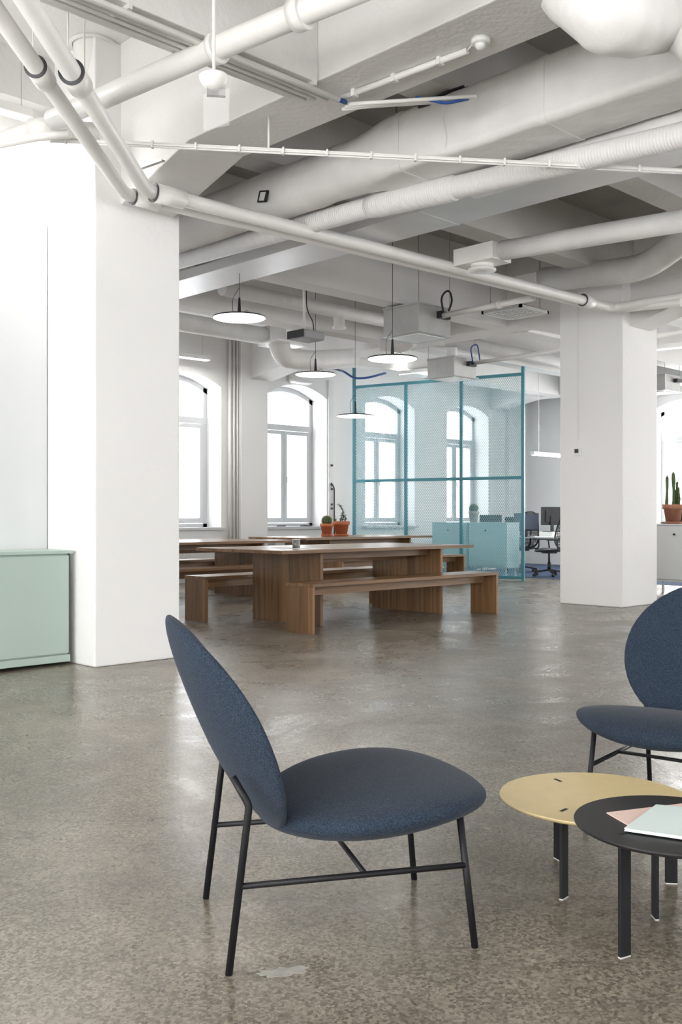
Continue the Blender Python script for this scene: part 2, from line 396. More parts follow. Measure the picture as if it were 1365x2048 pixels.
# beams running front to back, haunched at the pillars
def haunched(x0, x1, y0, y1, yp0, yp1, name, label):
    b = B()
    far = [(y1-.95, SOFF), (y1, SOFF-.17)] if y1 > 10 else [(y1, SOFF)]
    prof = [(y0, SLAB+.05), (y0, SOFF), (yp0-.82, SOFF), (yp0, SOFF-.24), (yp1, SOFF-.24), (yp1+.82, SOFF), ]+far+[(y1, SLAB+.05)]
    va = [b.verts.new((x0, y, z)) for y, z in prof]; vb = [b.verts.new((x1, y, z)) for y, z in prof]
    b.faces.new(va); b.faces.new(vb[::-1]); n = len(prof)
    for i in range(n): b.faces.new((va[i], va[(i+1) % n], vb[(i+1) % n], vb[i]))
    return struct(name, b, ceil_m, label, bevel=.008)
haunched(3.84, 4.29, YS, YN-.01, PY0, YL, 'ceiling_beam', 'haunched white beam over the broad pillar')
haunched(10.53, 11.0, YS, YN-.12, 5.956, 6.80, 'ceiling_beam', 'haunched white beam over the thermostat pillar')
haunched(17.2, 17.65, YS, YN, 5.956, 6.80, 'ceiling_beam', 'haunched white beam beyond the thermostat pillar')
haunched(-2.9, -2.45, YS, YL, 5.0, 5.2, 'ceiling_beam', 'white beam on the window side of the lounge')
darkgrey_m = mat('dark_grey_concrete', (.36, .345, .325), .85, bump=.5, bscale=20, var=.12, vscale=2)
grey_m = mat('mid_grey_concrete', (.58, .565, .545), .8, bump=.5, bscale=20, var=.07, vscale=2)  # darker than the other joists, for those over the ducts
b = B(); box(b, 4.29, 10.53, YS, 7.71, SLAB-.02, SLAB+.02); struct('trim_5', b, darkgrey_m, 'darker grey deck above the ducts')  # thin board on the slab, darker than the ceiling around it
def joist(x0, x1, y, lab, zb=SOFF-.01):
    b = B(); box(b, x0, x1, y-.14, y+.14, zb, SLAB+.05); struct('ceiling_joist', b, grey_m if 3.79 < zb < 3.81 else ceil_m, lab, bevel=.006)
for k, y in enumerate([4.25+1.8*i for i in range(-5, 7)]):
    if y < YN-.3:
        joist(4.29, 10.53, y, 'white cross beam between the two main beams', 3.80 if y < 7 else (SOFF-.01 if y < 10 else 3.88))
        joist(11.0, 17.2, y, 'white cross beam beyond the thermostat pillar'); joist(17.65, XE, y, 'white cross beam by the end wall')
    if y < 5: joist(-2.45, 3.84, y, 'white cross beam over the lounge'); joist(XW, -2.9, y, 'white cross beam by the near windows')
b = B(); box(b, XW, 3.84, 6.72, YL, 4.04, SLAB+.02); struct('trim_1', b, ceil_m, 'shallow white bulkhead along the left wall')
# pilasters on the north wall and its corner
b = B(); box(b, 10.33, 10.90, YN-.13, YN+.02, 0, SLAB); struct('trim_2', b, wall_m, 'white pilaster between the arched windows', bevel=.01)
b = B(); box(b, 17.75, 18.2, YN-.10, YN+.02, 0, SLAB); struct('trim_3', b, wall_m, 'white pilaster near the room corner')
b = B(); box(b, 14.28, 18.5, 6.3, 13.0, -.001, .006); struct('trim_4', b, carpet_m, 'blue carpet under the desks')
# wall board above the mint cabinet
b = B(); box(b, -1.2, 3.622, YL-.03, YL, .0, 3.22); tag(obj('wall_board', b, mat('board_white', (.66, .675, .68), .55), None, bevel=.004), 'large pale grey wall board behind the mint cabinet', 'wall panel')

# ------------------------------------------------------------------ mint cabinet at the left
def left_cabinet():
    x1, y0 = 3.60, 6.40; x0 = 1.9; h = .81
    t = thing('low_cabinet', 'low mint green cabinet against the broad left pillar', 'cabinet', ((x0+x1)/2, y0+.22, 0))
    b = B(); box(b, x0, x1-.012, y0+.03, y0+.40, .03, h-.022); obj('body', b, mint_m, t, bevel=.003)
    b = B(); box(b, x0-.01, x1, y0, y0+.41, h-.022, h); obj('top_panel', b, mint_m, t, bevel=.002)
    b = B(); box(b, x0+.0, x1-.028, y0+.008, y0+.029, .085, h-.034); obj('door', b, mint_m, t, bevel=.003)
    b = B(); box(b, x0, x1-.02, y0+.004, y0+.03, .025, .075); obj('plinth', b, mint_m, t, bevel=.003)
    b = B(); box(b, x1-.026, x1-.016, y0+.012, y0+.03, .075, h-.022); obj('edge_gap', b, rubber_m, t)
left_cabinet()

# ------------------------------------------------------------------ lounge chairs
def pad(bm, fn, nr=14, na=56, th=.05, edge=2.4, bulge=1.0):
    """closed cushion: fn(a,b,h) maps the unit disc (a,b) and height h along its normal into space"""
    top = []; bot = []
    for side, store in ((1, top), (-1, bot)):
        for i in range(nr+1):
            r = math.sin(math.pi/2*i/nr)
            h = th*side*(1-r**edge)**(1/edge) * (bulge if side > 0 else 1)
            if i == 0: store.append([bm.verts.new(fn(0, 0, h))]); continue
            if i == nr and side < 0: store.append(top[-1]); continue
            store.append([bm.verts.new(fn(r*math.cos(2*math.pi*k/na), r*math.sin(2*math.pi*k/na), h)) for k in range(na)])
        for i in range(nr):
            A, Bq = store[i], store[i+1]
            for k in range(na):
                k2 = (k+1) % na
                if len(A) == 1: f = bm.faces.new((A[0], Bq[k], Bq[k2]))
                else: f = bm.faces.new((A[k], Bq[k], Bq[k2], A[k2]))
                f.smooth = True
def lounge_chair():
    """front is +x, left is +y"""
    t = thing('lounge_chair', 'dark blue lounge chair seen from behind, in the foreground', 'chair', group='blue lounge chairs')
    def seat(a, b_, h):
        x = .104+a*.298; y = b_*(.335 - .03*max(0, -a)**2)
        z = .347+.034*a-.038*max(0, a)**3 + .012*b_*b_ - .01
        return Vector((x, y, z+h*(1 if h > 0 else 1.6)))
    bm = B(); pad(bm, seat, th=.046, edge=2.2, bulge=1.0); obj('seat', bm, fabric_m, t, local=True)
    tilt = math.radians(24)
    def back(a, b_, h):                     # a: up the back, b: across
        L = .300*a; w = .305*b_*(1-.06*a)
        n = Vector((math.cos(tilt), 0, math.sin(tilt))); u = Vector((-math.sin(tilt), 0, math.cos(tilt)))
        p = Vector((-.298, w, .528))+u*L + n*(.078*b_*b_ + .030*a*a*(1 if a < 0 else .1))
        return p+n*h
    bm = B(); pad(bm, back, th=.036, edge=2.2); obj('backrest', bm, fabric_m, t, local=True)
    W2 = .236; r = .0088
    for s in (-1, 1):
        bm = B(); tube(bm, [(-.297, s*W2, .0), (-.250, s*W2*1.0, .385), (-.286, s*W2*.93, .449)], r, 14, .012); obj('leg', bm, black_m, t, local=True)
        bm = B(); tube(bm, [(.305, s*W2, .0), (.272, s*W2*.92, .325)], r, 14); obj('leg', bm, black_m, t, local=True)
        bm = B(); tube(bm, [(-.275, s*W2, .20), (.282, s*W2*.965, .20)], .0075, 12); obj('side_stretcher', bm, black_m, t, local=True)
    bm = B(); tube(bm, [(.03, -W2*.98, .20), (.03, W2*.98, .20)], .0065, 12); obj('cross_stretcher', bm, black_m, t, local=True)
    bm = B(); box(bm, -.12, .24, -.03, .03, .300, .316); box(bm, .225, .25, -.20, .20, .318, .33); box(bm, -.10, -.07, -.16, .16, .300, .316)
    obj('seat_frame', bm, black_m, t, local=True)
    return t
CA = math.atan2(.2101, .9777)      # heading in the plan square to the lens
YAW = -math.asin(SR)               # plan -> world
def world_heading(fx, fd):
    v = plan(fx, fd); return math.atan2(v.y, v.x)
ch = lounge_chair()
ch.location = plan(-.0265, 2.592); ch.rotation_euler = (0, 0, world_heading(.970, .243))
c2 = dup(ch, plan(1.205, 3.50), world_heading(-.61, -.79), 'dark blue lounge chair facing the camera at the right edge, behind the yellow table', 'blue lounge chairs')

# ------------------------------------------------------------------ coffee tables and papers
def round_table(name, label, X, D, r, zt, legs, top_m, col_leg, slots=True):
    c = plan(X, D); t = thing(name, label, 'table', (c.x, c.y, 0), group='round coffee tables')
    bm = B(); lathe(bm, [(0, zt-.012), (r-.010, zt-.012), (r-.002, zt-.007), (r, zt-.003), (r-.0015, zt), (0, zt)], (c.x, c.y, 0), 96); o = obj('tabletop', bm, top_m, t)
    for f in o.data.polygons: f.use_smooth = False
    for lx, ld in legs:
        p = plan(lx, ld); dr = Vector((p.x-c.x, p.y-c.y, 0)); ang = math.atan2(dr.y, dr.x)
        M = Matrix.Translation(p) @ Matrix.Rotation(ang+math.radians(0), 4, 'Z')
        bm = B(); box(bm, -.017, .017, -.005, .005, .003, zt-.012, M); lg = obj('leg', bm, col_leg, t, bevel=.0015)
        bm = B(); box(bm, -.0165, .0165, -.0048, .0048, 0, .003, M); obj('foot_glide', bm, foot_m, lg)['label'] = 'pale plastic glide'
        bm = B(); box(bm, -.017, .017, -.005, .005, zt-.002, zt+.0006, M); obj('leg_slot', bm, black_m, t)
round_table('coffee_table', 'low round coffee table with a pale yellow top and black legs', .733, 2.885, .272, .243, [(.613, 2.749), (.664, 3.06), (.945, 2.86)], yellow_m, black_m)
round_table('coffee_table', 'low round coffee table with a black top, holding papers', .825, 2.465, .245, .295, [(.676, 2.383), (.822, 2.615), (.985, 2.40)], blacktop_m, black_m)
def sheet(name, label, cat, pts, z, th, m, pages=0):
    t = None
    P = [onz(px, py, z) for px, py in pts]
    if not pages:
        bm = B(); prism(bm, [(p.x, p.y) for p in P], z, z+th); return tag(obj(name, bm, m), label, cat)
    c = sum(P, Vector())/4; t = thing(name, label, cat, (c.x, c.y, z))
    for k, (nm, a, h, mm, sc) in enumerate((('cover', 0, .0012, m, 1), ('pages', .0012, th-.0024, page_m, .985), ('cover', th-.0012, .0012, m, 1))):
        bm = B(); prism(bm, [(c.x+(p.x-c.x)*sc, c.y+(p.y-c.y)*sc) for p in P], z+a, z+a+h); obj(nm, bm, mm, t)
sheet('brochure', 'pale pink folded sheet lying under the mint booklet', 'paper', [(1214, 1627), (1365, 1609), (1420, 1640), (1258, 1652)], .2955, .003, pink_m)
sheet('booklet', 'pale mint booklet lying on top on the black coffee table', 'booklet', [(1249, 1662), (1313, 1614), (1432, 1626), (1400, 1684)], .299, .007, paper_m, 1)

# ------------------------------------------------------------------ oak tables and benches
def oak_table(label, x0, y0, Lx=2.79, Wy=1.30, h=.74, first=True):
    t = thing('dining_table', label, 'table', (x0+Lx/2, y0+Wy/2, 0), group='long oak tables')
    bm = B(); box(bm, x0, x0+Lx, y0, y0+Wy, h-.032, h); obj('tabletop', bm, WX, t, bevel=.002)
    for xl in (x0+.63, x0+Lx-.38-.0):
        bm = B(); box(bm, xl-.018, xl+.018, y0+.14, y0+Wy-.14, 0, h-.032); obj('slab_leg', bm, WZ, t, bevel=.002)
    bm = B(); box(bm, x0+.64, x0+Lx-.39, y0+Wy/2-.015, y0+Wy/2+.015, h-.16, h-.032)
    box(bm, x0+.64, x0+Lx-.39, y0+.30, y0+.33, h-.11, h-.032); obj('apron', bm, WX, t, bevel=.002)
    return t
def oak_bench(label, x0, y0, Lx=2.74, Wy=.36, h=.45):
    t = thing('bench', label, 'bench', (x0+Lx/2, y0+Wy/2, 0), group='long oak benches')
    bm = B(); box(bm, x0, x0+Lx, y0, y0+Wy, h-.032, h); obj('seat_board', bm, WX, t, bevel=.002)
    for xl in (x0+.018, x0+Lx-.02):
        bm = B(); box(bm, xl-.016, xl+.016, y0+.004, y0+Wy-.004, 0, h-.032); obj('slab_leg', bm, WZ, t, bevel=.002)
    bm = B(); box(bm, x0+.034, x0+Lx-.036, y0+Wy/2-.013, y0+Wy/2+.013, h-.12, h-.032); obj('stretcher', bm, WX, t, bevel=.002)
    return t
oak_table('long oak table nearest the camera, holding a patterned tin', 5.93, 6.83)
oak_bench('oak bench on the near side of the nearest long table', 6.03, 6.53)
oak_bench('oak bench on the far side of the nearest long table', 5.99, 8.05)
oak_table('long oak table at the far left with no pots on it', 5.95, 9.85)
oak_bench('oak bench on the near side of the far left table', 5.99, 9.38)
oak_bench('oak bench on the far side of the far left table', 5.99, 11.3)
oak_table('long oak table at the back carrying two terracotta pots', 9.66, 10.6)
oak_bench('oak bench on the near side of the table with the pots', 9.75, 9.95)
oak_bench('oak bench on the far side of the table with the pots', 9.75, 12.0)

# items on the near table
c = onz(593, 1097, .74)
t = thing('tin', 'small dark patterned tin standing on the near oak table', 'tin', c)
bm = B(); lathe(bm, [(0, 0), (.037, 0), (.037, .084), (.0, .084)], c, 28); obj('body', bm, ticket_m, t)
bm = B(); lathe(bm, [(.0375, .080), (.0385, .083), (.0385, .09), (.035, .09), (.035, .082), (.0375, .080)], c, 28); obj('rim', bm, steel_m, t)
for k, (px, py, w, l, a, lab) in enumerate(((572, 1095.5, .18, .26, .3, 'loose white leaflet to the left of the tin'), (612, 1097.5, .2, .28, -.25, 'loose white leaflet to the right of the tin'))):
    c = onz(px, py, .7405); M = Matrix.Translation(c) @ Matrix.Rotation(a, 4, 'Z'); bm = B(); box(bm, -l/2, l/2, -w/2, w/2, 0, .004, M)
    tag(obj('leaflet', bm, page_m), lab, 'paper')

# ------------------------------------------------------------------ potted plants
def pot(name, label, c, r, h, m, saucer=True, cat='potted plant'):
    t = thing(name, label, cat, c)
    z0 = .012 if saucer else 0
    bm = B(); lathe(bm, [(0, z0), (r*.66, z0), (r*.88, h*.76), (r, h*.76), (r*1.02, h*.80), (r*1.02, h), (r*.88, h), (r*.86, h*.88), (0, h*.88)], c, 40); p = obj('pot', bm, m, t)
    if saucer:
        bm = B(); lathe(bm, [(0, 0), (r*.80, 0), (r*.92, .03), (r*.86, .03), (r*.76, z0), (0, z0)], c, 40); obj('saucer', bm, m, t)
    bm = B(); lathe(bm, [(0, h*.885), (r*.855, h*.885), (r*.855, h*.89), (0, h*.91)], c, 24); obj('soil', bm, soil_m, t)
    return t
def ball_cactus(t, c, r, h, seed=1):
    bm = B(); seg = 48
    prof = [(0, 0)]+[(r*math.sin(math.pi*k/14), r*1.0*(1-math.cos(math.pi*k/14))) for k in range(1, 14)]+[(0, 2*r)]
    rings = []
    for rr, z in prof:
        if rr < 1e-6: rings.append([bm.verts.new(Vector(c)+Vector((0, 0, h+z)))]); continue
        rings.append([bm.verts.new(Vector(c)+Vector((rr*(1+.07*math.cos(14*2*math.pi*k/seg))*math.cos(2*math.pi*k/seg), rr*(1+.07*math.cos(14*2*math.pi*k/seg))*math.sin(2*math.pi*k/seg), h+z))) for k in range(seg)])
    for a, q in zip(rings, rings[1:]):
        for k in range(seg):
            k2 = (k+1) % seg
            if len(a) == 1: bm.faces.new((a[0], q[k2], q[k]))
            elif len(q) == 1: bm.faces.new((a[k], a[k2], q[0]))
            else: bm.faces.new((a[k], a[k2], q[k2], q[k]))
    obj('cactus', bm, cactus_m, t, smooth=True)
    bm = B()
    for i in range(14):
        an = 2*math.pi*i/14
        for j in range(2, 12):
            ph = math.pi*j/13; d = Vector((math.sin(ph)*math.cos(an), math.sin(ph)*math.sin(an), -math.cos(ph)))
            o = Vector(c)+Vector((0, 0, h+r))+d*r*1.06
            for q in range(3):
                e = (d+Vector((random.uniform(-.6, .6), random.uniform(-.6, .6), random.uniform(-.6, .6)))).normalized(); bar(bm, o, o+e*r*.22, .0016)
    s = obj('spines', bm, spine_m, t); s['kind'] = 'stuff'
z = .74
c = onz(654, 1072.5, z); c = ony(654, 1072.5, 11.35); c.z = z
t = pot('potted_cactus', 'round spiny cactus in the smaller terracotta pot on the back table', c, .105, .20, terra_m); ball_cactus(t, c, .078, .165)
c = ony(683, 1072.5, 11.35); c.z = z
t = pot('potted_succulent', 'upright leafy plant in the larger terracotta pot beside the round cactus', c, .135, .235, terra_m)
bm = B(); lb = B()
stems = [[(0, 0, .2), (.03, 0, .28), (.045, .02, .36), (.02, .02, .45), (-.04, 0, .50)], [(-.02, 0, .2), (.0, .01, .27), (.03, .02, .33)], [(-.05, .02, .2), (-.08, .03, .25), (-.09, .03, .29)], [(.04, 0, .2), (.07, 0, .27), (.06, .0, .33)]]
RXv = Vector((RX[0], RX[1], 0))
for s in stems:
    P = [c+RXv*q[0]+Vector((0, q[1], q[2])) for q in s]; P = roundpath(P, .03, 4); tube(bm, P, .005, 8)
    for i, p in enumerate(P):
        for k in range(4):
            d = Vector((random.uniform(-1, 1), random.uniform(-1, 1), random.uniform(-.2, .8))).normalized(); w = d.cross(Vector((0, 0, 1))).normalized(); L = random.uniform(.028, .045)
            v = [lb.verts.new(q) for q in (p, p+d*L*.5+w*.013, p+d*L-Vector((0, 0, .006)), p+d*L*.5-w*.013)]; lb.faces.new(v)
obj('stem', bm, cactus_m, t); lo = obj('foliage', lb, leaf_m, t)
so = lo.modifiers.new('thick', 'SOLIDIFY'); so.thickness = .0025

# ------------------------------------------------------------------ teal mesh partition
def partition():
    L0 = Vector((12.735, 12.68, 0)); R0 = Vector((13.503, 9.564, 0))
    # where the four posts stand, found along the partition line
    def along(px):
        a = (px-682.5)/FPX; r = Vector((RX[0]*a+FW[0], RX[1]*a+FW[1], 0)); d = R0-L0
        den = r.x*d.y-r.y*d.x; s = (L0.x*r.y-L0.y*r.x)/(r.y*d.x-r.x*d.y)*-1
        # solve L0 + s d = t r
        s = (r.x*L0.y-r.y*L0.x)/(r.y*d.x-r.x*d.y); return s
    fr = [0, along(812.5), along(923.5), 1]
    P = [L0+(R0-L0)*f for f in fr]; d = (R0-L0).normalized(); nrm = Vector((-d.y, d.x, 0))
    zt, zm, zb = 3.37, 1.685, .03
    t = thing('mesh_partition', 'teal steel framed partition with expanded mesh panels before the desks', 'partition', (L0+R0)/2)
    for i, p in enumerate(P):
        top = SLAB if i in (0, 3) else zt
        bm = B(); bar(bm, p+Vector((0, 0, 0)), p+Vector((0, 0, top)), .05, .05, up=nrm); obj('post', bm, teal_m, t, bevel=.003)
    for z in (zt, zm, .05):
        bm = B(); bar(bm, P[0]+Vector((0, 0, z)), P[3]+Vector((0, 0, z)), .042, .05); obj('rail', bm, teal_m, t, bevel=.003)
    for i in range(3):
        for za, zc in ((.075, zm-.025), (zm+.025, zt-.025)):
            A = P[i]+d*.025; Wd = (P[i+1]-P[i]).length-.05; H = zc-za; bm = B()
            sx, sz = .034, .055; k = sz/sx     # diamond
            th = .0062
            for sg in (1, -1):
                c0 = -H/k-sx if sg > 0 else 0
                u = c0
                while u < Wd+H/k+sx:
                    # line z = (x-u)*k*sg
                    pts = []
                    for x in (0, Wd):
                        zz = (x-u)*k*sg
                        if 0 <= zz <= H: pts.append((x, zz))
                    for zz in (0, H):
                        x = u+zz/(k*sg)
                        if 0 < x < Wd: pts.append((x, zz))
                    if len(pts) >= 2 and abs(pts[0][0]-pts[1][0]) > 1e-4:
                        q = [A+d*x+Vector((0, 0, za+zz)) + nrm*(.0015*sg) for x, zz in pts[:2]]; bar(bm, q[0], q[1], th, .0025, up=nrm)
                    u += sx
            obj('mesh_panel', bm, tealmesh_m, t)
partition()

# ------------------------------------------------------------------ cabinets behind the partition
def cabinet_unit(label, x, y0, y1, depth, m, knobs=True, top_m=None, zt=.946, zb=.155, group=None, door=True):
    """front faces -x"""
    t = thing('cabinet', label, 'cabinet', (x+depth/2, (y0+y1)/2, 0), group=group)
    bm = B(); box(bm, x+.012, x+depth, y0, y1, zb, zt-.02); obj('body', bm, m, t, bevel=.003)
    bm = B(); box(bm, x-.004, x+depth, y0-.002, y1+.002, zt-.02, zt); obj('top_panel', bm, top_m or m, t, bevel=.002)
    bm = B(); box(bm, x-.006, x+.0118, y0+.022, y1-.022, zb+.03, zt-.035); dr = obj('door', bm, m, t, bevel=.003)
    bm = B(); kc = Vector((x-.006, (y0+y1)/2+.02, zt-.14)); tube(bm, [kc, kc-Vector((.02, 0, 0))], .014, 14); obj('knob', bm, dark_m, dr)
    for yy in (y0+.05, y1-.05):
        for xx in (x+.06, x+depth-.05):
            bm = B(); box(bm, xx-.012, xx+.012, yy-.012, yy+.012, 0, zb); obj('leg', bm, m, t)
cabinet_unit('mint cabinet behind the partition, nearer the right post, below the cactus', 14.05, 10.30, 11.13, .38, mint_d, group='mint cabinets')
cabinet_unit('mint cabinet behind the partition, on the window side of its twin', 14.05, 11.15, 11.98, .38, mint_d, group='mint cabinets')
c = onx(948, 1040, 14.22); c.z = .946
t = pot('potted_cactus', 'round cactus in a faded pot on the mint cabinets', c, .095, .20, mat('faded_pot', (.45, .36, .30), .8), False); ball_cactus(t, c, .078, .17)

# desks, monitors
def monitor(label, c, head, w=.5, h=.32, tilt=0, zc=None):
    """screen faces heading"""
    t = thing('monitor', label, 'monitor', c, head)
    bm = B(); box(bm, -.03, .0, -w/2, w/2, .12, .12+h); box(bm, -.055, -.03, -w*.3, w*.3, .18, .06+h); obj('casing', bm, dark_m, t, local=True, bevel=.006)
    bm = B(); box(bm, .0, .002, -w/2+.015, w/2-.015, .14, .105+h); obj('screen', bm, screen_m, t, local=True)
    bm = B(); box(bm, -.075, -.045, -.03, .03, .01, .3); box(bm, -.16, .09, -.12, .12, 0, .012); obj('stand', bm, dark_m, t, local=True, bevel=.004)
    return t
DZ = .68
def desk(label, x0, x1, y0, y1):
    t = thing('desk', label, 'desk', ((x0+x1)/2, (y0+y1)/2, 0), group='white office desks')
    bm = B(); box(bm, x0, x1, y0, y1, DZ-.028, DZ); obj('desktop', bm, plastic_m, t, bevel=.003)
    for yy in (y0+.35, y1-.35):
        bm = B(); box(bm, (x0+x1)/2-.05, (x0+x1)/2+.05, yy-.03, yy+.03, .03, DZ-.028); box(bm, x0+.1, x1-.1, yy-.035, yy+.035, 0, .03); obj('leg', bm, plastic_m, t, bevel=.003)
H1 = (-1, 0, 0)
pm = ond(1060, 1074, 17.9); 
desk('white desk with dark monitors beyond the mint cabinets', 15.35, 16.15, 9.0, 12.4)
desk('white desk behind the monitor desk, near the end wall', 17.5, 18.2, 8.4, 11.6)
def head_to_cam(c, off): return math.atan2(-c.y, -c.x)+off
c = ond(1058, 1075, 17.6); c.z = DZ; 
def put_mon(px, d, off, label, w=.5, h=.32, z=DZ):
    q = ond(px, 1033, d); q.z = z; return monitor(label, q, head_to_cam(q, off), w, h)
put_mon(1054, 17.9, .35, 'dark monitor with its screen turned to the camera, beside the teal post', .46, .31)
put_mon(1102, 18.6, math.pi+.45, 'dark monitor seen from behind, right of the screen one', .40, .34, z=.77)
bm = B(); q = ond(1102, 1033, 18.6); box(bm, q.x-.15, q.x+.15, q.y-.15, q.y+.15, DZ, .77); tag(obj('monitor_riser', bm, page_m), 'white riser under the back-turned monitor', 'riser')
put_mon(982, 19.2, math.pi, 'dark monitor back seen through the mesh beside the cabinet cactus', .42, .26, z=.70)
put_mon(1026, 19.2, math.pi, 'dark monitor back seen through the mesh at the right post', .30, .22, z=.70)

def office_chair(label, c, rot):
    t = thing('office_chair', label, 'office chair', c, rot)
    bm = B(); pad(bm, lambda a, q, h: Vector((a*.24+.02, q*.25, .46+h-.02*a*a)), 6, 28, .035); obj('seat', bm, dark_m, t, local=True)
    fr = B(); outl = []
    for k in range(33):
        an = 2*math.pi*k/32; y = .235*math.copysign(abs(math.cos(an))**.7, math.cos(an)); zz = .33*math.copysign(abs(math.sin(an))**.7, math.sin(an))
        y *= 1-.18*(zz/.33); outl.append(Vector((-.25-.12*(zz+.33)+.10*(y/.235)**2, y, .80+zz)))
    tube(fr, outl, .014, 8, cap=False); tube(fr, [(-.06, 0, .42), (-.33, 0, .50), (-.37, 0, .85), (-.35, 0, 1.05)], .018, 10, .08); obj('back_frame', fr, dark_m, t, local=True)
    bm = B()
    for i in range(1, 24):
        zz = -.33+.66*i/24; wy = .225*(1-abs(zz/.33)**3)**.4*(1-.18*zz/.33)
        pts = [Vector((-.25-.12*(zz+.33)+.10*(y/.235)**2, y, .80+zz)) for y in [wy*(j/4-1) for j in range(9)]]
        tube(bm, pts, .0062, 5)
    for j in range(-8, 9):
        y0 = j*.026; pts = []
        for i in range(9):
            zz = -.31+.62*i/8
            if abs(y0) < .225*(1-abs(zz/.33)**3)**.4: pts.append(Vector((-.25-.12*(zz+.33)+.10*(y0/.235)**2, y0, .80+zz)))
        if len(pts) > 2: tube(bm, pts, .0055, 5)
    obj('mesh_back', bm, meshk_m, t, local=True)
    bm = B(); tube(bm, [(0, 0, .10), (0, 0, .24)], .032, 14); tube(bm, [(0, 0, .24), (0, 0, .44)], .018, 14); box(bm, -.12, .12, -.08, .08, .40, .44); obj('gas_lift', bm, dark_m, t, local=True)
    bm = B()
    for k in range(5):
        an = 2*math.pi*k/5+.3; bar(bm, (0, 0, .115), (.29*math.cos(an), .29*math.sin(an), .075), .045, .03)
    obj('star_base', bm, dark_m, t, local=True, bevel=.004)
    for k in range(5):
        an = 2*math.pi*k/5+.3; q = Vector((.29*math.cos(an), .29*math.sin(an), .03)); s = Vector((-math.sin(an), math.cos(an), 0))
        bm = B(); tube(bm, [q-s*.022, q+s*.022], .03, 14); tube(bm, [q, q+Vector((0, 0, .05))], .01, 8); obj('caster', bm, dark_m, t, local=True)
    for s in (-1, 1):
        bm = B(); tube(bm, [(-.1, s*.2, .44), (-.08, s*.29, .46), (-.06, s*.30, .63)], .014, 8, .04); box(bm, -.15, .12, s*.30-.04, s*.30+.04, .63, .655); obj('armrest', bm, dark_m, t, local=True, bevel=.006)
    return t
q = onz(1099, 1153, 0); oc = office_chair('black mesh office chair at the carpet edge, left of the thermostat pillar', (q.x, q.y, .006), math.radians(138))
q = ond(1046, 1033, 18.7); dup(oc, (q.x, q.y, .006), math.radians(190), 'black office chair tucked behind the teal post under the screen', None)

# right cabinet with columnar cactus
cx = onz(1246, 1165, 0)
def right_cab():
    p = ond(1318, 1033, 15.3); q = ond(1440, 1033, 14.3)
    x = 12.62
    yc = onx(1350, 1070, x).y-.02; y1 = yc+.42; y0 = yc-.42
    cabinet_unit('white cabinet at the right frame edge, beside the one with the cactus', x, y0-.86, y0-.02, .4, MATS['white_plastic'], group=None, zt=.95, zb=.17)
    cabinet_unit('white cabinet to the right of the thermostat pillar under the tall cactus', x, y0, y1, .4, mat('grey_white_lacquer', (.60, .61, .61), .45), group=None, zt=.95, zb=.17)
    return x
xr_ = right_cab()
c = onx(1347, 1045, xr_+.16); c.z = .95
t = pot('potted_cactus', 'tall columnar cactus in an aged terracotta pot on the white cabinet', c, .138, .265, terra_o)
for k, (dx, dy, h, r) in enumerate(((-.06, .03, .50, .020), (-.008, -.01, .56, .024), (.035, .02, .36, .020), (.068, -.02, .33, .018), (.09, .03, .42, .021), (-.10, -.02, .06, .02), (.02, -.06, .18, .018))):
    bm = B(); p = c+RXv*dx+Vector((0, dy, .2)); N = 12; seg = 24; rings = []
    for i in range(N+1):
        f = i/N; rr = r*min(1, math.sqrt(max(0.0001, 1-((f-.9)/.1)**2)) if f > .9 else 1)*(.85+.15*math.sin(f*9+k))
        rings.append([bm.verts.new(p+RXv*(.01*math.sin(2*f+k))+Vector((rr*(1+.14*math.cos(6*2*math.pi*j/seg))*math.cos(2*math.pi*j/seg), rr*(1+.14*math.cos(6*2*math.pi*j/seg))*math.sin(2*math.pi*j/seg), h*f*.93))) for j in range(seg)])
    for a, q in zip(rings, rings[1:]):
        for j in range(seg): bm.faces.new((a[j], a[(j+1) % seg], q[(j+1) % seg], q[j]))
    bm.faces.new(rings[-1]); obj('cactus_stem', bm, cactus_m, t, smooth=True)
put_mon(1385, 17.5, math.pi*.9, 'dark monitor showing beside the aged terracotta pot', .45, .3, z=.72)
desk('white desk beyond the white cabinet at the right edge', 14.6, 15.4, 4.2, 7.6)

# ------------------------------------------------------------------ ceiling services
def pipe(name, label, pts, r, m=pipe_m, bend=0, seg=20, collars=(), cat='pipe', group=None, gasket=False):
    pts = [Vector(p) for p in pts]
    if not collars:
        bm = B(); tube(bm, pts, r, seg, bend); return tag(obj(name, bm, m), label, cat, group)
    t = thing(name, label, cat, pts[0], group=group)
    bm = B(); tube(bm, pts, r, seg, bend); obj('tube', bm, m, t)
    for a, q in collars:
        a = Vector(a); q = Vector(q); bm = B(); tube(bm, [a, q], r*1.32, seg); cc = obj('collar', bm, m, t)
        if gasket:
            dd = (q-a).normalized(); bm = B(); tube(bm, [a-dd*.008, a-dd*.0005], r*1.36, seg); obj('gasket', bm, rubber_m, cc)
    return t
